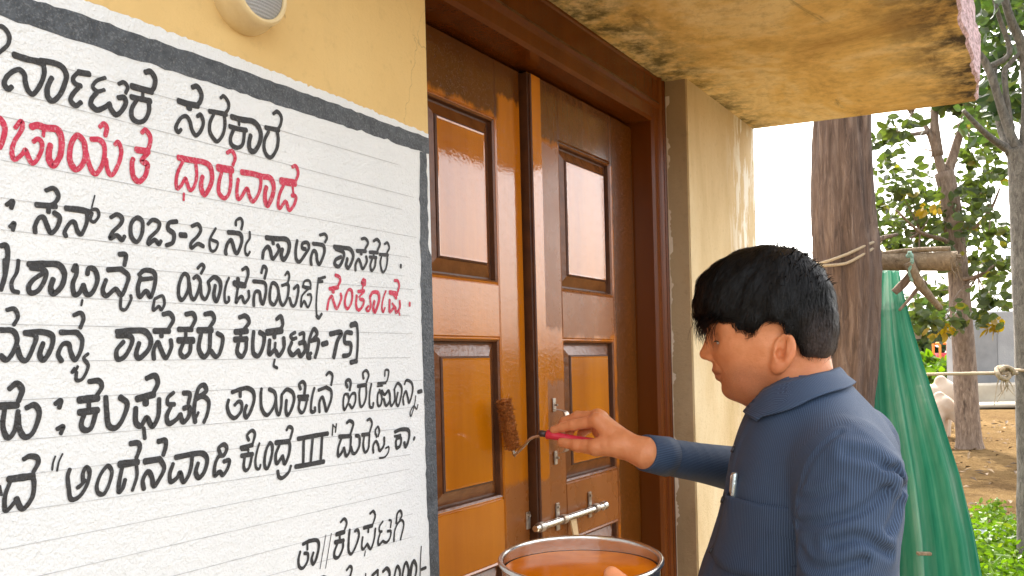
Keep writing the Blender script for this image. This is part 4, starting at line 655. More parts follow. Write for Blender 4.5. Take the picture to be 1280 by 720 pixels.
    # finger nails and eyebrow, eye
build_body()
def nail():
    t=FW[0][3]; tc=CAM-t; tc/=np.linalg.norm(tc); d=FW[0][3]-FW[0][2]; d/=np.linalg.norm(d); up=np.cross(d,tc); up=up if up[2]>0 else -up
    n=tc*.55+up*.83; n/=np.linalg.norm(n); s=np.cross(d,n); c=t-d*.001+n*.0056; V=[c+n*.0012]; k=14
    for r_,h in ((.6,.0008),(1.,-.0012)):
        for j in range(k): a=2*math.pi*j/k; V.append(c+d*.0055*r_*math.cos(a)+s*.0042*r_*math.sin(a)+n*h)
    Fc=[(0,1+j,1+(j+1)%k) for j in range(k)]+[(1+j,1+k+j,1+k+(j+1)%k,1+(j+1)%k) for j in range(k)]
    mk('fingernail',V,Fc,simple('fingernail',(.72,.40,.28),(.76,.46,.34),200,.28),man,True)
nail()
def brow_and_eye():
    rs=np.random.default_rng(2); WH=simple('eye white',(.62,.58,.54),(.70,.66,.62),200,.2)
    for s in (1,-1):
        mb=MB(); base=None
        pts=[]
        for i in range(9): t=i/8; pts.append(np.array([.1025-.019*t**1.5,s*(.013+.036*t),.0455+.006*math.sin(t*2.4)+ZE]))
        mb.tube(tw(hback(pts)),[.0014+.0012*math.sin(min(1,i/6)*2.6) for i in range(9)],6)
        mb.build('eyebrow',HAIRM,man,True)
        mb=MB(); pts=[np.array([.1003-.0085*t,s*(.0215+.0235*t),.0212+ZE+.0016*math.sin(t*3.1)]) for t in np.linspace(0,1,8)]
        mb.tube(tw(hback(pts)),[.0005,.0008,.001,.0011,.0011,.001,.0008,.0005],5); mb.build('eyelashes',HAIRM,man,True)
        mb=MB(); mb.lathe([(.0105*math.sin(t),-.0105*math.cos(t)) for t in np.linspace(.02,3.12,14)],tw(hback([(.0850,s*.0325,.0225+ZE)]))[0],(0,0,1),18); mb.build('eye',WH,man,True)
# hair
m_=NT('black hair'); f_=m_.noise(240,4); fa_=m_.n('ShaderNodeAttribute',attribute_name='fade'); hc_=m_.mix(m_.ramp(m_.geo.outputs['Random Per Island'],[(.3,0),(1,1)]),(.0016,.0016,.0019),(.008,.0072,.0072))
HAIRM=m_.fin(m_.mix(m_.math('MULTIPLY',fa_.outputs['Fac'],m_.ramp(f_,[(.3,.4),(.65,1)])),hc_,(.075,.055,.050)),.5,m_.bump(f_,.001),Specular_IOR_Level=.22)
HPOLY=[(868,385),(868,398),(877,401),(888,396),(897,407),(908,403),(925,411),(938,418),(944,424),(952,419),(957,409),(966,404),(978,404),(988,410),(996,426),(1003,442),(1015,449),(1036,450),(1046,436),(1050,400),(1044,366),(1030,336),(1008,318),(985,308),(955,305),(925,312),(898,330),(878,352)]
HP=np.array([pl(x,y,.0)[[0,2]] for x,y in HPOLY])
def poly_sdf(p,poly):
    d=np.full(len(p),1e9); s=np.ones(len(p)); n=len(poly)
    for i in range(n):
        a=poly[i];b=poly[i-1]; e=b-a; w_=p-a; h=np.clip((w_@e)/(e@e),0,1); bq=w_-h[:,None]*e; d=np.minimum(d,(bq**2).sum(1))
        c1=p[:,1]>=a[1]; c2=p[:,1]<b[1]; c3=e[0]*w_[:,1]>e[1]*w_[:,0]
        fl=(c1&c2&c3)|(~c1&~c2&~c3); s=np.where(fl,-s,s)
    return s*np.sqrt(d)
def hair_sdf(P):
    P=hturn(P); q=P-(0,0,ZE); d=ell(q,(.006,0,.072),(.099,.086,.101))
    d=smin(d,ell(q,(.080,0,.092),(.055,.066,.048)),.04); d=smin(d,ell(q,(-.045,0,.02),(.040,.062,.05)),.03)
    d=smin(d,ell(q,(.055,0,.12),(.06,.06,.035)),.03)
    s=np.abs(q[:,1]); sh=np.clip((s-.0)/.085,0,1)
    p2=np.stack([P[:,0]+HS-.013*sh,P[:,2]],1)
    e=poly_sdf(p2,HP)
    return smax(d,e,.012)+.0034*wob(P*np.array([1,.6,1]),150,9,6)+.0014*wob(P,420,3,4)
def build_hair():
    V,Fq=nets(hair_sdf,(-.13,-.115,ZE-.04),(.16,.115,ZE+.19),.003)
    rs=np.random.default_rng(4); Vs=[V];Fs=[Fq.tolist()];n=len(V); pick=rs.choice(len(V),6500)
    def grad(p,e=.002): return np.stack([hair_sdf(p+np.eye(3)[i]*e)-hair_sdf(p-np.eye(3)[i]*e) for i in range(3)],1)
    p=V[pick].copy(); p=p[(p[:,2]>ZE+.012)]; g=grad(p); g/=np.linalg.norm(g,axis=1)[:,None]+1e-9
    crown=np.array([-.02,-.02,ZE+.16]); fl=p-crown; fl[:,2]-=.06; fl+=rs.normal(size=fl.shape)*.03
    fl-=g*(fl*g).sum(1)[:,None]; fl/=np.linalg.norm(fl,axis=1)[:,None]+1e-9
    Ln=rs.uniform(.014,.045,len(p)); segs=5; pts=[p-g*.002]
    cur=p.copy()
    for k in range(segs):
        cur=cur+fl*(Ln/segs)[:,None]+g*.0006; gg=grad(cur); gg/=np.linalg.norm(gg,axis=1)[:,None]+1e-9; dd=hair_sdf(cur)
        tgt=.0012+.0060*(k/segs)**1.5*rs.random(len(p))**2; cur=cur-gg*np.clip(dd-tgt,0,.01)[:,None]*.6; fl=fl-gg*(fl*gg).sum(1)[:,None]*.7; fl[:,2]-=.12; fl/=np.linalg.norm(fl,axis=1)[:,None]+1e-9; pts.append(cur.copy())
    sd_=np.cross(fl,g); 
    for i in range(len(p)):
        ww=.0009; b=[]
        for k in range(segs+1):
            wk=ww*(1-.9*k/segs); b+= [pts[k][i]-sd_[i]*wk,pts[k][i]+sd_[i]*wk]
        Vs.append(np.array(b)); Fs.append([(n+2*k,n+2*k+1,n+2*k+3,n+2*k+2) for k in range(segs)]); n+=2*(segs+1)
    # loose fringe tips over the brow
    for i in range(230):
        l=rs.uniform(-.055,.068); a0=.118-.35*abs(l)**1.25*4*.25+rs.normal()*.006; z0=ZE+.066+rs.normal()*.006-abs(l)*.25
        P0=hback([(a0,l,z0)])[0]; tip=P0+np.array([rs.normal()*.006,rs.normal()*.006,-rs.uniform(.016,.040)]); tip[0]=max(tip[0],.098-.25*abs(l))
        q=spline([P0+(-.012,0,.012),P0,.5*(P0+tip)+(.003,0,0),tip],3); b=[];k_=len(q)
        for j,c in enumerate(q):
            wk=.0014*(1-.92*j/(k_-1)); b+=[c+(-wk*.3,-wk,0),c+(wk*.3,wk,0)]
        Vs.append(np.array(b)); Fs.append([(n+2*k,n+2*k+1,n+2*k+3,n+2*k+2) for k in range(k_-1)]); n+=2*k_
    up=np.where((V[:,2]>ZE+.10)&(rs.random(len(V))<.05))[0][:170]
    for i in up:
        g0=grad(V[i:i+1])[0]; g0/=np.linalg.norm(g0)+1e-9; dr=g0*.35+rs.normal(size=3)*.35+np.array([.35*np.sign(V[i,0]-.02),0,.15]); dr/=np.linalg.norm(dr); L_=rs.uniform(.006,.014); P0=V[i]-g0*.002; b=[]
        q=spline([P0,P0+dr*L_*.6,P0+dr*L_+np.array([.3*np.sign(V[i,0]),0,-.2])*L_*.4],3); sdv=np.cross(dr,[0,1,0]); sdv/=np.linalg.norm(sdv)+1e-9
        for j,c in enumerate(q): wk=.0011*(1-.92*j/(len(q)-1)); b+=[c-sdv*wk,c+sdv*wk]
        Vs.append(np.array(b)); Fs.append([(n+2*k,n+2*k+1,n+2*k+3,n+2*k+2) for k in range(len(q)-1)]); n+=2*len(q)
    AV=np.concatenate(Vs); h=hturn(AV)-(0,0,ZE); fade=np.clip((.072-h[:,2])*16,0,1)*np.clip((-.022-h[:,0])*45,0,1)
    mk('hair',tw(AV),[f for F_ in Fs for f in F_],HAIRM,man,True,attrs={'fade':fade})
build_hair(); brow_and_eye()
# ---- clothes
def fabric(name):
    m=NT(name); a=m.n('ShaderNodeAttribute',attribute_name='stripe'); s=m.math('FRACT',m.math('MULTIPLY',a.outputs['Fac'],1/.0029))
    tri=m.math('ABSOLUTE',m.math('SUBTRACT',s,.5)); st=m.ramp(tri,[(.12,1),(.24,0)])
    b=m.n('ShaderNodeAttribute',attribute_name='weave'); s2=m.math('FRACT',m.math('MULTIPLY',b.outputs['Fac'],1/.0011))
    f=m.noise(9,5); c=m.mix(m.ramp(f,[(.3,0),(.7,1)]),(.016,.033,.072),(.022,.044,.092)); c=m.mix(m.math('MULTIPLY',st,.75),c,(.062,.11,.20))
    return m.fin(c,.75,m.bump(st,.0005,.35,m.bump(m.noise(700,3),.0004)),Sheen_Weight=.04,Sheen_Roughness=.5)
SHIRT=fabric('blue pinstripe cotton')
def folds(P,axis_a,axis_b,seed,amp,freq,tw_=1.2):
    seed=int(seed)
    """soft creases running round a sleeve"""
    a=np.asarray(axis_a);b=np.asarray(axis_b); ab=(b-a)/np.linalg.norm(b-a); s=(P-a)@ab; q=P-a-s[:,None]*ab
    n1=np.cross(ab,[0,0,1.]); n1/=np.linalg.norm(n1); n2=np.cross(ab,n1); th=np.arctan2(q@n2,q@n1)
    ph=s*freq+tw_*np.sin(th*1+seed)+.8*np.sin(2*th+seed*2.1)+1.2*wob(P,14,seed)
    c=np.sin(ph); c=np.sign(c)*np.abs(c)**1.0; env=np.clip(.2+1.1*wob(P,20,seed+5),0,1)
    return amp*((1-np.abs(c))**1.6*1.6*env-.3)+amp*.5*wob(P,30,seed+9)
PLK=.082
def torso(P):
    d=ell(P,(-.038,0,1.30),(.125,.185,.24)); d=smin(d,ell(P,(-.004,0,1.10),(.152,.188,.235)),.06)
    d=smin(d,ell(P,(-.040,0,.90),(.140,.180,.16)),.05)
    d=smin(d,rc(P,(-.095,-.150,1.402),(-.095,.150,1.402),.062,.062),.04)
    Q=np.stack([P[:,0],np.abs(P[:,1]),P[:,2]],1); d=smin(d,rc(Q,(-.046,.025,ZE-.090),(-.100,.15,1.412),.044,.045),.03)
    d=smin(d,ell(P,(-.092,0,1.34),(.070,.14,.095)),.04)
    d=d-.0024*np.clip(1-np.abs((P[:,1]-PLK)/.016)**6,0,1)*(P[:,0]>-.02)
    tr=np.clip((1.42-P[:,2])*6,0,1)
    d=d-.0055*tr*(wob(P*np.array([1,1,.35]),34,21,6))-.003*tr*np.maximum(0,wob(P*np.array([.5,1.2,1]),60,5,5))
    for c in CRT: d=d+groove(P,c[0],c[1],c[2])
    return smax(d,.80-P[:,2],.01)
def gp(l,*px): return [pl(x,y,l) for x,y in px]
CRT=[(gp(.06,(960,560),(935,590),(915,640)),.007,.005),(gp(.13,(1000,560),(968,585),(948,612)),.007,.005),(gp(.17,(998,640),(975,668),(965,715)),.006,.005),(gp(.05,(945,560),(958,572),(985,580)),.006,.004),(gp(.12,(1020,520),(1035,533),(1052,548)),.0025,.0014)]
def uvs(V):
    th=np.arctan2(V[:,1],V[:,0]+.06); return th*.155
LP=[tl(x)[0] for x in (tw([-.104,.172,1.390])[0],ELB,WL+(ELB-WL)*.30)]
def hitpt(px,py):
    """where the sleeve surface lies behind this point"""
    d=ray(px,py); t=.7
    for _ in range(60):
        e=chain(tl(CAM+d*t),LP,(.0690,.055,.040),.02)[0]
        if e<.0006 or t>1.6: break
        t+=max(e*.9,.0005)
    return tl(CAM+d*t)[0] if t<1.6 else pl(px,py,.24)
def gw(l,*px): return [hitpt(x,y) for x,y in np.array(spline(np.array(px,float),4))]
CRS=[(gw(.245,(998,655),(1020,654),(1050,648),(1085,632),(1112,605)),.0050,.0075),(gw(.245,(1000,688),(1012,706),(1040,712),(1080,700)),.0050,.0075),
     (gw(.22,(1118,588),(1124,610),(1120,640),(1108,665)),.006,.0085),(gw(.22,(1135,612),(1118,600),(1104,585)),.0045,.0065),(gw(.24,(1060,565),(1090,572),(1116,590)),.007,.0065),(gw(.24,(1003,625),(1020,622),(1048,612)),.0055,.0055),(gw(.245,(1040,680),(1075,672),(1108,690)),.006,.0075)]
SEAM=gw(.205,(1052,540),(1030,556),(1012,580),(1001,612),(997,650))
RP=[tl(x)[0] for x in (SHR,ELR,CUF)]
def sl_left(P):
    d=chain(P,LP,(.0690,.055,.040),.02)
    for c in CRS: d=d+groove(P,c[0],c[1],c[2])
    return d-folds(P,LP[0],LP[1],2,.0030,62)-.0018*wob(P*np.array([1,1,1.6]),45,4,6)-folds(P,LP[1],LP[2],5,.0026,74)*.6
def sl_right(P):
    d=chain(P,RP,(.066,.046,.0285),.02); n=(RP[2]-RP[1])/np.linalg.norm(RP[2]-RP[1])
    d=d-folds(P,RP[0],RP[1],4,.0036,95)-folds(P,RP[1],RP[2],7,.0030,115)*.6
    return smax(d,(P-RP[2])@n-.002,.003)
def garment(P):
    d=smin(torso(P),sl_left(P),.016); d=smin(d,sl_right(P),.012)
    return d+groove(P,SEAM,.0030,.0030)
V,Fq=nets(garment,(-.30,-.34,.78),(.26,.50,1.56),.0044)
cc=V[Fq].mean(1); keep=~(((cc[:,2]>ZE-.060)&(np.hypot(cc[:,0]+.030,cc[:,1])<.070))|((cc[:,2]>1.452)&(cc[:,0]>.018)&(np.abs(cc[:,1])<.03)))
def tube_st(V,pts,r0,r1):
    a,b,c=pts; ab=(b-a)/np.linalg.norm(b-a); q=V-a; n1=tl(CAM)[0]-a; n1=n1-ab*(n1@ab); n1/=np.linalg.norm(n1); n2=np.cross(ab,n1)
    st=np.arctan2(q@n2,q@n1)*r0; bc=(c-b)/np.linalg.norm(c-b); m1=n1-bc*(n1@bc); m1/=np.linalg.norm(m1); m2=np.cross(bc,m1); q2=V-b
    st2=np.arctan2(q2@m2,q2@m1)*r1; fa=np.linalg.norm(q-np.clip(q@ab,0,np.linalg.norm(b-a))[:,None]*ab,axis=1); fb=np.linalg.norm(q2-np.clip(q2@bc,0,9)[:,None]*bc,axis=1)
    return np.where(fb<fa,st2,st)
tv=np.stack([torso(V),sl_left(V),sl_right(V)],1).argmin(1)
ST=np.where(tv==0,uvs(V),np.where(tv==1,tube_st(V,LP,.064,.048),tube_st(V,RP,.060,.038)))
shirt=mk('shirt',tw(V),Fq[keep],SHIRT,man,True,attrs={'stripe':ST})
# cuff of the painting hand
def cuffband():
    n=(CUF-ELR)/np.linalg.norm(CUF-ELR); a=CUF-n*.052; mb=MB(); r=.0300
    mb.lathe([(r+.0028,0),(r+.0015,.02),(r-.0005,.051),(r-.003,.054),(r-.006,.050),(r-.004,.0)],a,n,40,True)
    V=np.concatenate(mb.V); q=V-a; st=(np.arange(len(V))%40)/40*.2
    mk('cuff',V,mb.F,SHIRT,shirt,True,attrs={'stripe':st})
cuffband()
def collar():
    # fold line round the neck and the lower edge of the turned-down leaf (left side; mirrored for the right)
    top=[(-.086,0,1.533),(-.074,.042,1.528),(-.040,.074,1.512),(.005,.066,1.483),(.028,.044,1.466),(.036,.028,1.460)]
    low=[(-.100,0,1.503),(-.094,.052,1.497),(-.073,.094,1.481),(-.048,.112,1.468),(-.020,.110,1.455),(.002,.096,1.446)]
    bot=[(-.088,0,1.492),(-.082,.044,1.490),(-.045,.078,1.470),(.000,.072,1.445),(.030,.038,1.430),(.040,.012,1.428)]
    for s in (1,-1):
        A=[spline(np.array(x)*(1,s,1),6) for x in (bot,top,low)]; rows=[]
        b,t,l=A
        for k in range(4): rows.append(b+(t-b)*k/4)
        for k in range(9):
            u=k/8; o=np.zeros_like(t); arch=math.sin(u*math.pi)*.0025
            nrm=np.stack([t[:,0]+.04,t[:,1],np.zeros(len(t))],1); nrm/=np.linalg.norm(nrm,axis=1)[:,None]+1e-9
            rows.append(t+(l-t)*u+nrm*(arch+.0005)+np.array([0,0,.002*math.sin(u*math.pi)]))
        m=len(t); V=np.concatenate(rows)
        for _ in range(3):
            d0=torso(V); g=np.stack([torso(V+np.eye(3)[i]*.002)-torso(V-np.eye(3)[i]*.002) for i in range(3)],1); g/=np.linalg.norm(g,axis=1)[:,None]+1e-9
            need=np.concatenate([np.full(m,-.02)]*4+[np.full(m,.0035+.0035*k/8) for k in range(9)]); V=V+g*np.clip(need-d0,0,.02)[:,None]
            d1=head_sdf(V); g1=np.stack([head_sdf(V+np.eye(3)[i]*.002)-head_sdf(V-np.eye(3)[i]*.002) for i in range(3)],1); g1/=np.linalg.norm(g1,axis=1)[:,None]+1e-9; nd1=np.concatenate([np.full(m,.0015+.0008*k) for k in range(4)]+[np.full(m,.0045+.002*min(k,3)) for k in range(9)]); V=V+g1*np.clip(nd1-d1,0,.03)[:,None]
        Fc=[(i*m+j,i*m+j+1,(i+1)*m+j+1,(i+1)*m+j) for i in range(len(rows)-1) for j in range(m-1)]
        st=np.concatenate([np.full(m,0)+np.arange(m)*.0022+ (k*.0028) for k in range(len(rows))])
        st=V[:,1]*0+np.concatenate([np.cumsum(np.r_[0,np.linalg.norm(np.diff(t,axis=0),axis=1)]) for _ in rows])
        o=mk('collar',tw(V),Fc,SHIRT,shirt,True,attrs={'stripe':st})
        md=o.modifiers.new('s','SOLIDIFY'); md.thickness=.0018; md.offset=0
collar()
def on_front(l,z,off=.0):
    lo,hi=-.05,.22
    for _ in range(40):
        mid=(lo+hi)/2
        if torso(np.array([[mid,l,z]]))[0]<0: lo=mid
        else: hi=mid
    return np.array([lo+off,l,z])
def pocket():
    us=np.linspace(0,1,14); vs=np.linspace(0,1,14); V=[]
    for v in vs:
        for u in us:
            z=1.354-.006*u-.098*v-(.006*(1-abs(2*u-1)) if v>.99 else 0); l=.090+.104*u
            V.append(on_front(l,z,.0035-.002*abs(2*u-1)**4+(.002 if v<.05 else 0)+.0085*math.exp(-((l-.122)/.009)**2)*max(0,1-v*1.6)))
    V=np.array(V); n=14; Fc=[(i*n+j,i*n+j+1,(i+1)*n+j+1,(i+1)*n+j) for i in range(n-1) for j in range(n-1)]
    o=mk('pocket',tw(V),Fc,SHIRT,shirt,True,attrs={'stripe':uvs(V)}); md=o.modifiers.new('s','SOLIDIFY'); md.thickness=.002; md.offset=0
pocket()
BTN=simple('dark buttons',(.02,.022,.03),(.035,.038,.05),50,.3)
for z in (1.415,1.339,1.262,1.19,1.11):
    p=on_front(PLK,z,.001); q=on_front(PLK,z+.01); n=np.array([1,0,-(q-p)[0]/.01*1]); n/=np.linalg.norm(n)
    wp=tw([p])[0]; wn=tw([p+n])[0]-wp
    mb=MB(); mb.lathe([(.0005,.0016),(.0035,.0014),(.0048,.0026),(.0056,.002),(.0056,-.001)],wp,wn,20); mb.build('button',BTN,shirt,True)
def trousers():
    def f(P):
        d=ell(P,(-.06,0,.92),(.148,.178,.16))
        for s in (-1,1): d=smin(d,chain(P,[(-.06,s*.095,.88),(-.05,s*.115,.50),(-.075,s*.125,.07)],(.105,.080,.065),.02),.03)
        return smax(d-.003*wob(P,40,3),P[:,2]-.98,.01)
    V,Fq=nets(f,(-.3,-.3,.02),(.2,.3,1.02),.012); mk('trousers',tw(V),Fq,simple('charcoal trousers',(.02,.02,.024),(.03,.03,.034),30,.8),man,True)
    def g(P):
        Q=P; d=rc(Q,(-.10,.125,.045),(.09,.135,.032),.042,.036); return smax(smin(d,rc(Q,(-.075,.125,.06),(-.075,.125,.10),.045,.045),.03),-P[:,2]+.004,.004)
    V,Fq=nets(g,(-.2,.05,-.02),(.2,.25,.2),.008); LE=simple('black leather',(.012,.012,.012),(.02,.02,.02),30,.4); mk('shoe',tw(V+(0,0,.045)),Fq,LE,man,True); mk('shoe',tw(V*(1,-1,1)+(0,0,.045)),Fq[:,::-1],LE,man,True)
trousers()
# ---- pen in the pocket
def pen():
    b=on_front(.122,1.345,.003); t=on_front(.122,1.384,.006); t=t+(t-b)*.05+(0,.004,0)
    e=empty('pen',tuple(tw([b])[0]),'silver pen clipped in the chest pocket of the blue shirt','pen')
    d=(t-b)/np.linalg.norm(t-b); P=[b-d*.045,b,t-d*.002,t]
    MB().tube(tw(P),[.004,.0046,.0046,.0034],14).build('barrel',simple('pale steel pen',(.50,.60,.64),(.62,.70,.73),90,.25,Metallic=.8),e,True)
    MB().tube(tw([t+(.004,-.003,-.001),t+(.0062,-.003,-.006),b+(.0062,-.003,-.008)]),[.0013,.0014,.001],8).build('clip',STEEL,e,True)
pen()
# ---- paint roller in the hand
def roller():
    a=onY(630,500,.797); b=onY(641,561,.797); e=empty('paint_roller',tuple(.5*(a+b)),'small fluffy paint roller with red handle held against the left door panel','paint roller')
    ax=(b-a)/np.linalg.norm(b-a); Ln=np.linalg.norm(b-a); RR=.0098
    m=NT('paint soaked fleece'); f=m.noise(260,5,.7); FL=m.fin(m.mix(m.ramp(f,[(.3,0),(.7,1)]),(.26,.065,.005),(.46,.14,.012)),.55,m.bump(f,.003))
    mb=MB(); mb.tube([a-ax*.001,a+ax*.002,a+ax*.008,b-ax*.008,b-ax*.002,b+ax*.001],[.004,.0075,RR*.92,RR*1.05,.0090,.006],28,True,.05,3)
    rs=np.random.default_rng(8)
    n1=np.cross(ax,[0,1,0]); n1/=np.linalg.norm(n1); n2=np.cross(ax,n1)
    for i in range(1500):
        s=rs.uniform(.0,Ln); th=rs.uniform(0,6.283); n=math.cos(th)*n1+math.sin(th)*n2; p=a+ax*s+n*RR*.92; q=p+n*rs.uniform(.0015,.0055)+rs.normal(size=3)*.0016
        mb.tube([p,q],[.0008,.0003],3,False)
    mb.build('sleeve',FL,e,True)
    h0=at(684,543,1.488); h1=at(728,551,1.464); w0=at(676,544.5,1.495)
    MB().tube(spline([a+ax*.01,b+ax*.004,b+ax*.010+.2*(at(655,557,1.515)-b),at(656,556,1.515),at(664,548,1.505),w0,h0],6),.0026,10).build('wire',STEEL,e,True)
    d=(h1-h0)/np.linalg.norm(h1-h0)
    RD=simple('red plastic handle',(.62,.03,.06),(.70,.05,.09),40,.3); BK=simple('dark ferrule',(.03,.02,.02),(.05,.03,.03),40,.4)
    MB().tube([h0-d*.014,h0-d*.012,h0-d*.001],[.0045,.0055,.0055],16).build('ferrule',BK,e,True)
    MB().tube([h0-d*.001,h0,h0+d*.012,h0+d*.03,h1,h1+d*.05,h1+d*.055],[.0055,.0085,.0070,.0065,.0070,.0085,.005],18).build('handle',RD,e,True)
roller()
# ---- steel bowl and the paint in it
def bowl():
    e=empty('steel_bowl',tuple(bp(0,0,-.09)),'round stainless steel bowl with rolled rim held in front of the man','bowl')
    pr=[(.0005,-.0895),(.045,-.089),(.068,-.080),(.084,-.060),(.0905,-.035),(.0915,-.015),(.0925,-.002)]
    rim=[(.0925+.0032*(1-math.cos(t)),.0002+.0032*math.sin(t)) for t in np.linspace(0,math.pi*1.5,9)]
    out=[(.0945,-.006),(.0930,-.035),(.0865,-.062),(.070,-.083),(.046,-.0915),(.0005,-.092)]
    mb=MB(); mb.lathe(pr+rim+out,bp(0,0,0),BAX,96); mb.build('bowl',STEEL,e,True)
    # level liquid: cut of the tilted bowl by a horizontal plane
    zl=BC[2]-.0088; n=96; V=[];
    for rr_ in (0.001,.25,.5,.75,.93,1.):
        for j in range(n):
            t=2*math.pi*j/n; dr=math.cos(t)*R+math.sin(t)*np.array([F[0],F[1],0])
            p=np.array([BC[0],BC[1],zl])+dr*.0905*rr_; V.append(p)
    V=np.array(V); rs=np.random.default_rng(1)
    Fc=[(i*n+j,i*n+(j+1)%n,(i+1)*n+(j+1)%n,(i+1)*n+j) for i in range(5) for j in range(n)]+[list(range(n))]
    m=NT('liquid orange brown paint'); f=m.noise(14,3,.5,None,1.2); PT=m.fin(m.mix(m.ramp(f,[(.4,0),(.65,1)]),(.46,.11,.001),(.56,.15,.002)),.12,m.bump(m.noise(16,2,.5,None,.8),.0004,.5),Specular_IOR_Level=.05,IOR=1.2)
    tag(mk('paint',V,Fc,PT,None,True,org=(BC[0],BC[1],zl)),'glossy orange brown paint filling the steel bowl','paint')
bowl()
# ================================================================ surroundings
def bark(name,c1,c2,c3,vs=.18,sc=26,bd=.03):
    m=NT(name); v=m.mul(m.pos,(1,1,vs)); f=m.noise(sc,8,.68,v,.6); c=m.ramp(f,[(.3,c1),(.5,c2),(.68,c3)])
    c=m.mix(m.ramp(m.noise(3,4),[(.45,0),(.65,.5)]),c,c2); c=m.mix(m.ramp(m.noise(sc*.55,6,.7,m.mul(m.pos,(1,1,vs*.7)),1.2),[(.30,.85),(.42,0)]),c,tuple(x*.35 for x in c1)); c=m.mix(m.ramp(m.noise(sc*2.2,5,.7,m.mul(m.pos,(1,1,vs*.8))),[(.60,0),(.72,.6)]),c,tuple(min(1,x*1.35) for x in c3))
    return m.fin(c,.9,m.bump(f,bd))
BARK1=bark('fibrous red brown bark',(.045,.026,.018),(.125,.080,.060),(.23,.165,.13),.10,34,.03)
BARK2=bark('grey brown bark',(.085,.055,.040),(.20,.14,.10),(.32,.24,.18),.3,22,.02)
BARK3=bark('grey speckled bark',(.055,.048,.04),(.12,.108,.09),(.20,.18,.155),.5,40,.012)
DRY=bark('dry split wood',(.09,.06,.036),(.20,.145,.09),(.29,.22,.145),.8,40,.01)
def leafmat(name,c1,c2,c3,tr=.45):
    m=NT(name); r=m.geo.outputs['Random Per Island']; c=m.ramp(r,[(0,c1),(.55,c2),(.93,c2),(1,c3)])
    m.fin(c,.45,None,Specular_IOR_Level=.4); t=m.n('ShaderNodeBsdfTranslucent'); m.l(m.mix(1.,c,(1.0,1.15,.35),'MULTIPLY'),t.inputs[0])
    x=m.n('ShaderNodeMixShader'); x.inputs[0].default_value=tr; m.l(m.b.outputs[0],x.inputs[1]); m.l(t.outputs[0],x.inputs[2]); m.l(x.outputs[0],m.out.inputs[0]); return m.m
LEAF=leafmat('broad green leaves',(.038,.055,.020),(.085,.110,.036),(.26,.20,.03)); LEAFB=leafmat('dark dusty leaves',(.020,.040,.022),(.055,.085,.035),(.12,.14,.05))
LEAFW=leafmat('bright weed leaves',(.055,.115,.006),(.12,.20,.010),(.20,.24,.02),.4)
LSH=np.array([(0,0,0),(.25,.22,.03),(.5,.30,.02),(.78,.2,-.03),(1,0,-.10),(.78,-.2,-.03),(.5,-.30,.02),(.25,-.22,.03),(.5,0,-.03)])
LFC=[(0,1,8),(1,2,8),(2,3,8),(3,4,8),(4,5,8),(5,6,8),(6,7,8),(7,0,8)]
def leaves(C,size,rs,droop=.35,wd=1.):
    """one leaf-shaped blade at each point"""
    n=len(C); d=rs.normal(size=(n,3)); d[:,2]=d[:,2]*.5-droop; d/=np.linalg.norm(d,axis=1)[:,None]
    u=rs.normal(size=(n,3)); u-=d*(u*d).sum(1)[:,None]; u[:,2]*=.4; s=np.cross(u,d); s/=np.linalg.norm(s,axis=1)[:,None]+1e-9; nn=np.cross(d,s)
    sz=size*rs.uniform(.6,1.25,n)
    V=C[:,None,:]+sz[:,None,None]*(LSH[None,:,0,None]*d[:,None]+wd*LSH[None,:,1,None]*s[:,None]+LSH[None,:,2,None]*nn[:,None])
    Fc=(np.arange(n)[:,None,None]*9+np.array(LFC)[None]).reshape(-1,3); return V.reshape(-1,3),Fc
def clumps(cs,rad_,per,rs):
    out=[]
    for c,r in zip(cs,np.broadcast_to(rad_,(len(cs),))):
        q=rs.normal(size=(per,3)); q/=np.linalg.norm(q,axis=1)[:,None]; out.append(c+q*(r*rs.random(per)**.5)[:,None]*(1,1,.75))
    return np.concatenate(out)
def wpts(l): return [at(*p) for p in l]
# --- big trunk close behind the man
def big_tree():
    g=at(1052,781,4.75); g[2]=-.02; e=empty('tree',tuple(g),'thick shaggy brown tree trunk tied with a pale rope beside the net','tree')
    P=[(1056,800,4.75),(1052,640,4.75),(1054,520,4.75),(1060,440,4.75),(1059,340,4.75),(1054,260,4.75),(1053,150,4.75),(1056,0,4.75),(1062,-200,4.8),(1075,-500,4.9)]
    pts=spline(wpts(P),9); rr=np.interp(np.linspace(0,1,len(pts)),np.linspace(0,1,len(P)),[.21,.165,.150,.148,.168,.158,.142,.14,.13,.12])
    n=56; mb=MB(); mb.tube(pts,rr,n,True,0,1); V=mb.V[0]; c=np.repeat(pts,n,0); d=V-c; th=np.tile(np.arange(n)/n*2*math.pi,len(pts))
    z=V[:,2]; k=1+.045*np.sin(th*7+1.5*np.sin(z*2.3))+.035*np.sin(th*13+z*3.1+1)+.03*np.sin(th*23-z*5)+RNG.normal(size=len(V))*.012
    mb.V[0]=c+d*k[:,None]; mb.build('trunk',BARK1,e,True)
    top=pts[-1]; rs=np.random.default_rng(21); br=MB(); cs=[]
    for i in range(9):
        a=i*.7; q=top+np.array([math.cos(a)*rs.uniform(1.0,2.0),math.sin(a)*rs.uniform(1.,2.),rs.uniform(.8,2.6)]); br.tube(spline([top-(0,0,.3),.5*(top+q)+(0,0,.3),q],5),np.linspace(.07,.02,11),8); cs+=[q,.5*(top+q)+(0,0,.4)]
    br.build('branch',BARK1,e,True)
    V,Fc=leaves(clumps(cs,.75,110,rs),.13,rs); mk('crown',V,Fc,LEAF,e)
    # dead snags at the side
    mb=MB(); mb.tube(spline(wpts([(1092,303,4.7),(1105,297,4.7),(1122,293,4.72)]),4),np.linspace(.018,.007,9),8,True,.1); mb.build('snag',BARK2,e,True)
big_tree()
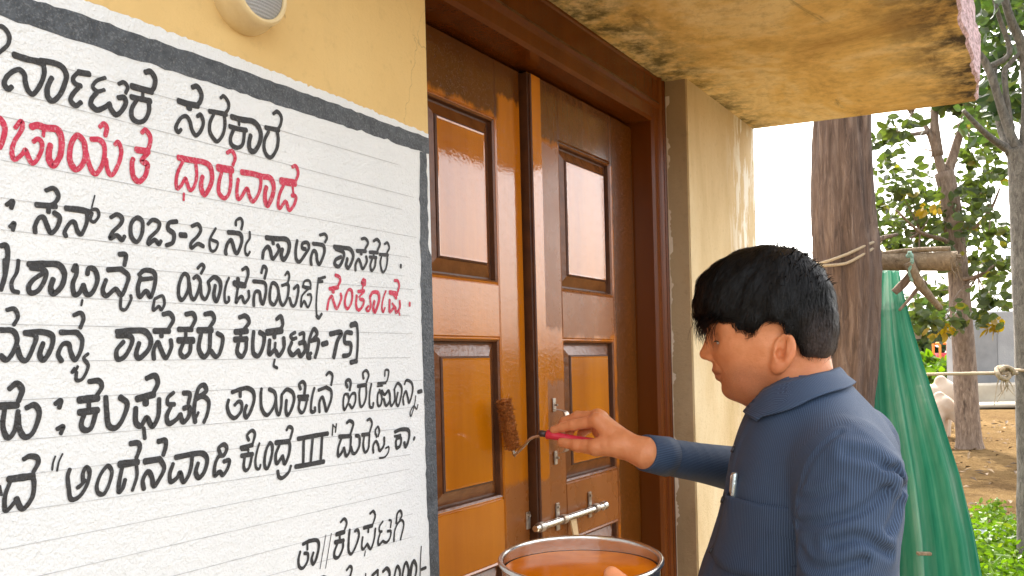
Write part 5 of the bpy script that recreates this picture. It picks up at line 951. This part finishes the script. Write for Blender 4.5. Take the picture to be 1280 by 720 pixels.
ROPE=simple('pale jute rope',(.26,.20,.13),(.42,.34,.24),300,.9,700,.002)
def strand(pts,r,mb,tw_=90):
    P=spline(pts,14); mb.tube(P,r,8,True,.08)
def trunk_rope():
    mb=MB()
    for k in (0,.045):
        strand([at(1015,331,4.66)+(0,0,-k*.3),at(1030,328,4.60)+(0,0,-k*.4),at(1058,318,4.575)+(0,0,-k),at(1084,306,4.60)+(0,0,-k*.8),at(1098,300,4.70)+(0,0,-k*.5),at(1096,300,4.85),at(1050,310,4.94),at(1020,326,4.84)],.0085,mb)
    o=mb.build('rope',ROPE,None,True,org=at(1058,318,4.6)); tag(o,'two pale rope strands wound slantwise round the thick tree trunk','rope')
trunk_rope()
# --- log rail that carries the net
def rail():
    e=empty('wooden_rail',tuple(at(1145,326,4.9)),'weathered log rail with thin bamboo on top above the green net','rail')
    P=spline(wpts([(1040,330,5.15),(1100,327,5.0),(1150,327,4.9),(1196,326,4.8)]),6); MB().tube(P,np.linspace(.046,.054,len(P)),18,True,.04,2).build('log',DRY,e,True)
    P=spline(wpts([(1060,322,5.1),(1095,318,5.0),(1140,313,4.9),(1188,311,4.8)]),5); MB().tube(P,.014,10,True,.1,3).build('bamboo',DRY,e,True)
    mb=MB(); rs=np.random.default_rng(3)
    for i in range(46):
        p=at(1190+rs.uniform(-3,8),318+rs.uniform(0,18),4.8+rs.uniform(-.04,.04)); q=p+np.array([.02,-.01,0])*rs.uniform(.3,2.5)+np.array([0,0,-rs.uniform(0,.07)])+rs.normal(size=3)*.01
        mb.tube([p,.5*(p+q)+rs.normal(size=3)*.004,q],[.004,.003,.001],4)
    mb.build('frayed_fibres',DRY,e)
    P=spline(wpts([(1136,328,4.86),(1148,352,4.86),(1160,368,4.88),(1176,386,4.9)]),6); MB().tube(P,np.linspace(.03,.016,len(P)),10,True,.12,4).build('brace',DRY,e,True)
    P=spline(wpts([(1124,388,4.95),(1135,376,4.95),(1146,362,4.95),(1158,352,4.93)]),5); MB().tube(P,np.linspace(.008,.015,len(P)),8,True,.1,5).build('twig',BARK2,e,True)
    P=spline(wpts([(1118,366,4.98),(1128,356,4.96),(1142,340,4.94)]),5); MB().tube(P,np.linspace(.022,.026,len(P)),8,True,.1,6).build('brace',BARK2,e,True)
    # post that holds the far end, hidden by the net
    g=at(1085,330,5.05); MB().tube([(g[0],g[1],-.02),(g[0],g[1],1.0),g],[.05,.045,.04],12,True,.05,7).build('post',DRY,e,True)
rail()
# --- green net hanging from the rail
def net():
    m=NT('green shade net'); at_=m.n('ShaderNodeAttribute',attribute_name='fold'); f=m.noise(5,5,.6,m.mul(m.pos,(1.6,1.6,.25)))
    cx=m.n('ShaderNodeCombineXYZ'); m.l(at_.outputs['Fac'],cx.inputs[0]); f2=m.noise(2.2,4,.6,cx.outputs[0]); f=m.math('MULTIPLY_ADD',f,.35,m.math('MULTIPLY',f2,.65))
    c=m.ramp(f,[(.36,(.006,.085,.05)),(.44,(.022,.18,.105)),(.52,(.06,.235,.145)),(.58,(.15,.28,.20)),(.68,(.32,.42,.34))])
    m.fin(c,.95,None,Specular_IOR_Level=.1); t=m.n('ShaderNodeBsdfTranslucent'); m.l(c,t.inputs[0]); tp=m.n('ShaderNodeBsdfTransparent')
    x=m.n('ShaderNodeMixShader'); x.inputs[0].default_value=.35; m.l(m.b.outputs[0],x.inputs[1]); m.l(t.outputs[0],x.inputs[2])
    y=m.n('ShaderNodeMixShader'); m.set(y.inputs[0],m.ramp(f,[(.44,.03),(.62,.22)])); m.l(x.outputs[0],y.inputs[1]); m.l(tp.outputs[0],y.inputs[2]); m.l(y.outputs[0],m.out.inputs[0])
    rt=[(1122,338),(1128,370),(1138,412),(1152,462),(1172,525),(1192,592),(1207,660),(1217,722),(1230,800)]
    lt=[(1088,338),(1078,370),(1066,412),(1056,462),(1048,525),(1042,592),(1036,660),(1030,722),(1022,800)]
    ns,nph=90,150; s=np.linspace(0,1,ns); R_=np.array(rt,float);L_=np.array(lt,float)
    ii=np.linspace(0,len(rt)-1,ns); rx=np.interp(ii,range(len(rt)),R_[:,0]); lx=np.interp(ii,range(len(rt)),L_[:,0]); yy=np.interp(ii,range(len(rt)),R_[:,1])
    V=[];fl=np.array([math.cos(TH),math.sin(TH),0])
    for i in range(ns):
        a=at(lx[i],yy[i],5.15);b=at(rx[i],yy[i],5.15); c_=.5*(a+b); h=.5*np.linalg.norm(b-a); z=c_[2]; sx_=(b-a)/np.linalg.norm(b-a)
        for j in range(nph):
            t=j/(nph-1)*2*math.pi; fo=1+(.08+.24*s[i])*np.sin(11*t+1.2*math.sin(3*t)+.6*s[i])*(.4+.6*math.sin(t*.5)**2)+.06*math.sin(23*t+2*s[i])
            fx=math.cos(t); V.append(c_+sx_*h*fx*(1+.25*(fo-1))+fl*h*.8*math.sin(t)*fo+np.array([0,0,.01*math.sin(9*t)]))
    Fc=[(i*nph+j,i*nph+(j+1),(i+1)*nph+(j+1),(i+1)*nph+j) for i in range(ns-1) for j in range(nph-1)]
    e=empty('shade_net',tuple(onZ(1130,800,0)),'green shade net hanging in folds from the log rail','net')
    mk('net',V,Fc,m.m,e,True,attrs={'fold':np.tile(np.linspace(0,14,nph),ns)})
    mb=MB()
    P=wpts([(1134,322,4.85),(1138,316,4.83),(1140,326,4.83),(1137,340,4.85),(1141,352,4.86)]); mb.tube(spline(P,6),[.006+.005*abs(math.sin(i*.9)) for i in range(25)],8,True,.3); mb.build('tie',simple('faded green cloth strip',(.10,.24,.19),(.30,.42,.36),90,.8),e,True)
    p=at(1155,692,4.62); mb=MB(); mb.box((-.038,-.012,-.008),(.038,.012,.008),.003); o=mb.build('wood_chip',DRY); o.location=p; o.rotation_euler=(.1,.05,-.95); tag(o,'short split wood chip caught on the green net near its foot','wood chip')
net()
# --- tree with the forked trunk and large leaves
def tree2():
    T=13.5; g=onZ(1212,560,0); T=(g-CAM)@F; e=empty('tree',tuple(g),'leafy forked tree with straight brown trunk standing behind the rope','tree')
    P=wpts([(1212,566,T),(1209,520,T),(1205,440,T),(1200,380,T),(1196,320,T),(1190,262,T),(1180,215,T)]); pts=spline(P,6); rr=np.interp(np.linspace(0,1,len(pts)),[0,.06,.3,.7,1],[.24,.19,.17,.15,.145]); MB().tube(pts,rr,20,True,.05,1).build('trunk',BARK2,e,True)
    limbs=[[(1181,225,T),(1170,190,T),(1158,160,T),(1140,140,T+.3)],[(1183,222,T),(1196,180,T),(1205,148,T-.2),(1212,90,T-.3),(1215,20,T)],[(1172,195,T),(1168,150,T),(1172,100,T+.3),(1168,40,T)],
      [(1192,270,T),(1215,285,T-.3),(1238,262,T-.5),(1250,235,T-.6)],[(1195,310,T),(1180,300,T-.3),(1150,290,T-.5),(1120,262,T-.8)],[(1160,165,T),(1135,168,T-.4),(1112,160,T-.6)],[(1198,350,T),(1222,345,T-.4),(1245,330,T-.5)],[(1140,140,T+.3),(1120,110,T),(1100,60,T)]]
    for i,l in enumerate(limbs):
        q=spline(wpts(l),6); MB().tube(q,np.linspace(.085 if i<3 else .045,.014,len(q)),10,True,.08,i).build('branch',BARK2,e,True)
    rs=np.random.default_rng(31)
    spots=[(1108,175),(1130,160),(1112,205),(1105,250),(1125,232),(1148,238),(1110,290),(1133,278),(1158,268),(1160,215),(1122,312),(1148,300),(1170,290),(1180,330),(1190,300),(1212,300),(1205,270),(1225,255),(1215,200),(1235,185),(1228,160),(1240,215),(1200,235),(1222,225),(1230,300),(1245,280),(1240,330),(1222,330),(1250,345),(1168,362),(1150,405),(1165,410),(1180,395),(1232,395),(1245,370),(1100,110),(1120,60),(1150,40),(1180,20),(1150,110),(1190,70),(1230,60),(1245,100),(1255,20),(1215,120),(1205,40),(1240,30),(1270,60),(1260,140),(1100,20),(1195,130),(1178,120)]
    cs=np.array([at(x+rs.normal()*4,y+rs.normal()*4,T+rs.uniform(-1.2,1.2)) for x,y in spots]); pr=clumps(cs,rs.uniform(.24,.50,len(cs)),46,rs)
    cs2=np.array([at(rs.uniform(1000,1330),rs.uniform(-160,20),T+rs.uniform(-1.5,1.5)) for _ in range(40)]); pr=np.concatenate([pr,clumps(cs2,.5,40,rs)])
    V,Fc=leaves(pr,.185,rs); mk('crown',V,Fc,LEAF,e)
    tw_=MB(); base=wpts([(1140,140,T),(1205,148,T),(1195,310,T),(1170,190,T),(1238,262,T),(1150,290,T),(1222,345,T)])
    for c in cs:
        b=min(base,key=lambda q:np.linalg.norm(q-c)); mid=.5*(b+c)+rs.normal(size=3)*.08
        tw_.tube(spline([b,mid,c],4),np.linspace(.016,.005,9),5)
    tw_.build('twigs',BARK2,e)
    # turned yellow leaves low on the crown
    V,Fc=leaves(clumps([at(1238,408,T-1),at(1248,402,T-1),at(1163,258,T-1.0),at(1176,412,T-1)],.16,12,rs),.15,rs,.8); mk('yellow_leaves',V,Fc,leafmat('yellowed leaves',(.26,.16,.008),(.38,.24,.015),(.42,.29,.03)),e)
tree2()
# --- grey post-like tree at the right edge
def tree3():
    T=6.2; e=empty('tree',tuple(at(1297,725,T)*(1,1,0)),'grey barked tree at the right edge that the taut rope is knotted to','tree')
    P=wpts([(1299,735,T),(1297,640,T),(1295,520,T),(1291,400,T),(1288,300,T),(1284,230,T),(1279,185,T)]); pts=spline(P,7); rr=np.interp(np.linspace(0,1,len(pts)),[0,.1,.8,1],[.150,.128,.118,.105]); MB().tube(pts,rr,26,True,.05,2).build('trunk',BARK3,e,True)
    limbs=[([(1278,195,T),(1262,165,T),(1235,85,T),(1212,55,T),(1196,30,T)],.036,.016),([(1280,200,T),(1285,120,T),(1278,60,T),(1262,20,T),(1240,-60,T)],.045,.022),([(1272,195,T),(1252,182,T),(1230,165,T-.2),(1204,138,T-.3)],.032,.014),([(1262,192,T),(1248,150,T+.2),(1243,100,T+.2),(1246,60,T+.3)],.028,.014),
       ([(1268,190,T),(1256,100,T),(1262,80,T),(1280,62,T)],.022,.015),([(1235,85,T),(1262,66,T),(1250,25,T),(1240,-10,T)],.022,.012),([(1285,120,T),(1310,40,T),(1340,-60,T)],.036,.02)]
    for i,(l,a,b) in enumerate(limbs):
        q=spline(wpts(l),7); MB().tube(q,np.linspace(a,b,len(q)),12,True,.06,i).build('branch',BARK3,e,True)
    rs=np.random.default_rng(41); spots=[(1225,20),(1240,45),(1208,15),(1215,60),(1230,95),(1250,70),(1268,30),(1275,80),(1222,120),(1236,140),(1255,120),(1228,150),(1262,150),(1190,10),(1248,10),(1275,10)]
    cs=np.array([at(x,y,T+rs.uniform(-.2,.9)) for x,y in spots]); cs2=np.array([at(rs.uniform(1180,1480),rs.uniform(-320,0),T+rs.uniform(-1,1.2)) for _ in range(46)])
    pr=np.concatenate([clumps(cs,.21,22,rs),clumps(cs2,.35,30,rs)]); V,Fc=leaves(pr,.115,rs,.3); mk('crown',V,Fc,LEAFB,e)
tree3()
def long_rope():
    mb=MB(); T=5.95; a=at(1080,466,6.9); P=[a,at(1145,468,6.5),at(1200,467,6.2),at(1245,466.5,5.95),at(1272,466,5.93)]
    strand(P,.0125,mb); rs=np.random.default_rng(5)
    for i in range(5):
        c=at(1255,466,5.93); t=np.linspace(0,6.3,9)+i; pts=[c+np.array([R[0],R[1],0])*.045*math.cos(x)*(.6+.15*i)+np.array([0,0,1])*.042*math.sin(x)+F*.03*math.sin(2*x+i) for x in t]; strand(pts,.012,mb)
    for i in range(9):
        p=at(1250+rs.uniform(0,10),470,5.92); mb.tube(spline([p,p+(rs.normal()*.02,rs.normal()*.02,-.06),p+(rs.normal()*.05,rs.normal()*.05,-rs.uniform(.10,.20))],5),np.linspace(.006,.002,11),5)
    c=at(1292,463,6.2); pts=[c+.145*(math.cos(x)*np.array([1,0,0])+math.sin(x)*np.array([0,1,0]))+np.array([0,0,.01*math.sin(x)]) for x in np.linspace(0,6.28,16)]; strand(pts,.011,mb)
    o=mb.build('rope',ROPE,None,True,org=at(1200,467,6.2)); tag(o,'taut pale rope with a frayed knot stretched across in front of the cattle','rope')
long_rope()
# --- cattle
def cow():
    def f(P):
        Q=np.stack([P[:,0],np.abs(P[:,1]),P[:,2]],1)
        d=ell(Q,(0,0,.80),(.56,.21,.235)); d=smin(d,ell(Q,(-.40,0,.84),(.22,.19,.21)),.08); d=smin(d,ell(Q,(.36,0,.82),(.22,.19,.25)),.08)
        d=smin(d,ell(Q,(.30,0,1.08),(.13,.075,.12)),.08)                              # hump
        d=smin(d,chain(Q,[(.42,0,.92),(.62,0,.78),(.80,0,.52)],(.17,.12,.095),.03),.08)   # neck, lowered
        d=smin(d,rc(Q,(.52,0,.66),(.70,0,.46),.05,.03),.07)                            # dewlap
        d=smin(d,chain(Q,[(.80,0,.53),(.90,0,.36),(.985,0,.20)],(.092,.068,.055),.02),.04)
        d=smin(d,rc(Q,(.80,.07,.56),(.80,.20,.52),.022,.03),.03)                       # ears
        d=smin(d,rc(Q,(.77,.05,.62),(.70,.12,.74),.022,.010),.02)                      # horns
        d=smin(d,chain(Q,[(.36,.12,.66),(.38,.115,.36),(.36,.115,.04)],(.085,.045,.036),.02),.06)
        d=smin(d,chain(Q,[(-.42,.12,.72),(-.36,.125,.46),(-.50,.12,.34),(-.46,.12,.04)],(.12,.07,.042,.038),.02),.06)
        d=smin(d,chain(Q,[(-.58,0,.96),(-.64,0,.70),(-.62,0,.36)],(.03,.018,.03),.02),.03)
        return d
    V,Fq=nets(f,(-.75,-.34,0),(1.10,.34,1.28),.02); return V,Fq
def cattle():
    m=NT('pale cattle hide'); f=m.noise(3.5,5); HIDE=m.fin(m.mix(m.ramp(f,[(.5,0),(.75,1)]),(.52,.42,.33),(.42,.29,.20)),.8)
    V,Fq=cow(); e=empty('cow',(0,0,0),'pale humped cow grazing with a dark halter in front of the other cow','cow','pale cows beside the fence tree')
    o=mk('body',V,Fq,HIDE,e,True)
    mb=MB(); mb.lathe([(.074,-.012),(.080,-.012),(.080,.012),(.074,.012)],(.893,0,.365),(.095,0,-.165),20,True); mb.build('halter',simple('dark halter rope',(.05,.05,.06),(.12,.12,.13)),e)
    g=onZ(1158,557,0); def_dir=np.array([R[0],R[1],0])*.72-np.array([F[0],F[1],0])*.69
    e.location=(g[0],g[1],0); e.rotation_euler=(0,0,math.atan2(def_dir[1],def_dir[0])); e.scale=(.76,)*3
    e2=e.copy(); COL.objects.link(e2); e2['label']='pale cow standing behind the grazing cow with an orange tassel at its head'
    for ch in list(e.children):
        c=ch.copy(); COL.objects.link(c); c.parent=e2
    g=onZ(1160,547,0); e2.location=(g[0],g[1],0); e2.rotation_euler=(0,0,math.atan2(R[1],R[0])+.15); e2.scale=(.95,)*3
    ORG[e2.name]=np.array([0,0,0.]); mb=MB(); rs=np.random.default_rng(2)
    for i in range(40): p=np.array([.62,.1,.86])+rs.normal(size=3)*.05; mb.tube([p,p+rs.normal(size=3)*.05+(0,0,-.06)],[.014,.006],5)
    mb.build('tassel',simple('orange wool',(.75,.16,.03),(.8,.25,.05)),e2)
cattle()
# --- weeds and litter in the right corner
def weeds():
    rs=np.random.default_rng(51); C=[]
    for i in range(2300):
        px=rs.uniform(1195,1345); py=rs.uniform(640,830); 
        if py<655+14*math.sin(px*.09)+rs.uniform(-5,5): continue
        g=onZ(px,py,0); h=rs.uniform(.03,.20); k=rs.integers(4,9)
        for j in range(k): C.append(g+np.array([rs.normal()*.05,rs.normal()*.05,h*rs.uniform(.4,1)]))
    V,Fc=leaves(np.array(C),.062,rs,.0,.9); tag(mk('weeds',V,Fc,LEAFW,org=onZ(1240,690,0)),'bright green leafy weeds growing beside the foot of the net','weeds',kind='stuff')
weeds()
def litter():
    rs=np.random.default_rng(6); c=onZ(1238,680,0); V=[];n=16
    for i in range(n):
        for j in range(n):
            u,v=i/(n-1)-.5,j/(n-1)-.5; V.append(c+np.array([u*.42+rs.normal()*.014,v*.55+rs.normal()*.014,.07+.03*math.sin(u*14)+.03*math.cos(v*11+u*5)+rs.normal()*.010]))
    Fc=[(i*n+j,i*n+j+1,(i+1)*n+j+1,(i+1)*n+j) for i in range(n-1) for j in range(n-1)]
    o=mk('plastic_sheet',V,Fc,simple('grey torn plastic',(.30,.33,.36),(.52,.54,.55),8,.4),org=c); md=o.modifiers.new('s','SOLIDIFY'); md.thickness=.004
    tag(o,'crumpled grey plastic scrap lying among the bright weeds','litter')
litter()
# --- far concrete tank, hut and bushes
def far():
    CON=simple('weathered concrete',(.27,.27,.275),(.36,.36,.36),1.2,.9,20,.01); g=onZ(1245,505,0); T=(g-CAM)@F
    e=empty('concrete_tank',tuple(g),'grey concrete tank with a lower trough wall behind the trees','tank'); rt=np.array([R[0],R[1],0]); fw=np.array([F[0],F[1],0])
    def blk(x0,x1,y0,y1,z0,z1,name,mat):
        mb=MB(); mb.box((x0,y0,z0),(x1,y1,z1),.04); V=np.concatenate(mb.V); V=g+V[:,:1]*rt+V[:,1:2]*fw+V[:,2:]*np.array([0,0,1.]); return mk(name,V,mb.F,mat,e)
    k=T/FPX; 
    blk(-30*k,95*k,.9,1.5,0,118*k,'tank_wall',CON); blk(-30*k,24*k,.85,.9,0,100*k,'panel',simple('darker concrete',(.19,.19,.195),(.26,.26,.26),1.5,.9)); blk(-60*k,100*k,-.6,.6,0,26*k,'trough',simple('pale concrete trough',(.32,.28,.22),(.42,.37,.29),2,.9))
    blk(-75*k,120*k,-2.0,-.6,0,.12,'kerb',simple('pale concrete trough kerb',(.32,.28,.22),(.42,.37,.29),2,.9))
    g2=onZ(1132,492,0); T2=(g2-CAM)@F; k=T2/FPX; h=empty('shed',tuple(g2),'low shed with grey sloping sheet roof behind the net','shed')
    V=[g2+rt*a*k+fw*b+np.array([0,0,c*k]) for a,b,c in [(-30,0,0),(12,0,0),(12,0,70),(-30,0,95),(-30,1,0),(12,1,0),(12,1,70),(-30,1,95)]]
    mk('wall',V,[(0,1,2,3),(1,5,6,2),(5,4,7,6),(4,0,3,7),(3,2,6,7)],CON,h)
    V=[g2+rt*a*k+fw*b+np.array([0,0,c*k]) for a,b,c in [(-34,-1,100),(18,-1,68),(18,2,68),(-34,2,100),(-34,-1,105),(18,-1,73),(18,2,73),(-34,2,105)]]
    mk('roof',V,[(3,2,1,0),(4,5,6,7),(0,1,5,4),(1,2,6,5),(2,3,7,6),(3,0,4,7)],simple('grey roof sheet',(.30,.29,.28),(.42,.41,.40),3,.7),h)
    rs=np.random.default_rng(61)
    for i,(px,py,w_,h_,lab,mt) in enumerate([(1150,497,34,52,'pale green bush growing behind the taut rope near the net',0),(1182,500,30,46,'green bush beside the small orange frame behind the cattle',0),(1160,480,60,110,'hazy blue green shrub against the far shed',1)]):
        g3=onZ(px,py,0); T3=(g3-CAM)@F; k=T3/FPX; e3=empty('bush',tuple(g3),lab,'bush')
        q=rs.normal(size=(900,3)); q/=np.linalg.norm(q,axis=1)[:,None]; q*=rs.random(900)[:,None]**.4; q=g3+q*np.array([w_*k,w_*k,h_*k*.55])+np.array([0,0,h_*k*.5]); q=q[q[:,2]>0]
        V,Fc=leaves(q,.30*T3/26,rs,.2); mk('foliage',V,Fc,LEAFW if mt==0 else LEAFB,e3); MB().tube([g3-(0,0,.05),g3+np.array([.05,0,h_*k*.7])],[.06,.02],8).build('stem',BARK2,e3)
    g4=onZ(1181,487,0); T4=(g4-CAM)@F; k=T4/FPX; e4=empty('play_frame',tuple(g4),'small orange post frame with a red tray behind the bushes','frame')
    OR=simple('orange enamel',(.80,.25,.03),(.85,.32,.05)); RD=simple('red enamel',(.62,.05,.08),(.7,.1,.12))
    for a in (-9,9):
        for b in (-.3,.3):
            mb=MB(); p=g4+rt*a*k+fw*b; mb.tube([p,p+np.array([0,0,58*k])],.05,8); mb.build('post',OR,e4)
    mb=MB(); mb.tube([g4-rt*10*k+np.array([0,0,58*k]),g4+rt*10*k+np.array([0,0,58*k])],.05,8); mb.build('crossbar',OR,e4)
    mb=MB(); mb.lathe([(.001,38*k),(7*k,38*k),(10*k,46*k),(10.6*k,46*k),(7.5*k,36.5*k),(.001,36*k)],g4,(0,0,1),24); mb.build('tray',RD,e4,True)
far()
def cables():
    for k,(y0,y1,lab) in enumerate(((262,259,'upper thin overhead cable crossing the white sky left of the thick trunk'),(269,271,'lower thin overhead cable crossing the white sky left of the thick trunk'))):
        a=at(860,y0,30);b=at(1130,y1,34); P=[a+(b-a)*t-np.array([0,0,.12*math.sin(t*math.pi)]) for t in np.linspace(0,1,15)]
        mb=MB(); mb.tube(P,.007,6); tag(mb.build('overhead_cable',simple('grey cable',(.3,.3,.3),(.4,.4,.4)),None,True,org=a),lab,'cable')
cables()
# --- far hedge along the field on the other side of the yard (mirrored low in the wet paint)
def opposite():
    rs=np.random.default_rng(71); m=NT('dark field'); f=m.noise(.8,6); F_=m.fin(m.mix(m.ramp(f,[(.35,0),(.65,1)]),(.010,.016,.006),(.022,.024,.010)),.95,m.bump(m.noise(6,5),.05),Specular_IOR_Level=.0)
    V=[(-40,-70,.09),(90,-70,.09),(90,-4.2,.09),(-40,-4.2,.09)]; tag(mk('unseen_field',V,[(0,1,2,3)],F_),kind='structure')  # unseen dark ground, put in to dim the low reflection in the door
    e=empty('hedge',(40,-32,0),'long dark hedge along the far side of the field','hedge'); C=np.stack([rs.uniform(8,80,9000),-32+rs.normal(size=9000)*.9,rs.uniform(.1,2.5,9000)*(.8+.2*np.sin(np.arange(9000)))],1)
    V,Fc=leaves(C,.45,rs); mk('foliage',V,Fc,LEAFB,e); MB().box((8,-32.5,0),(80,-31.5,1.9)).build('stems',BARK2,e)
opposite()
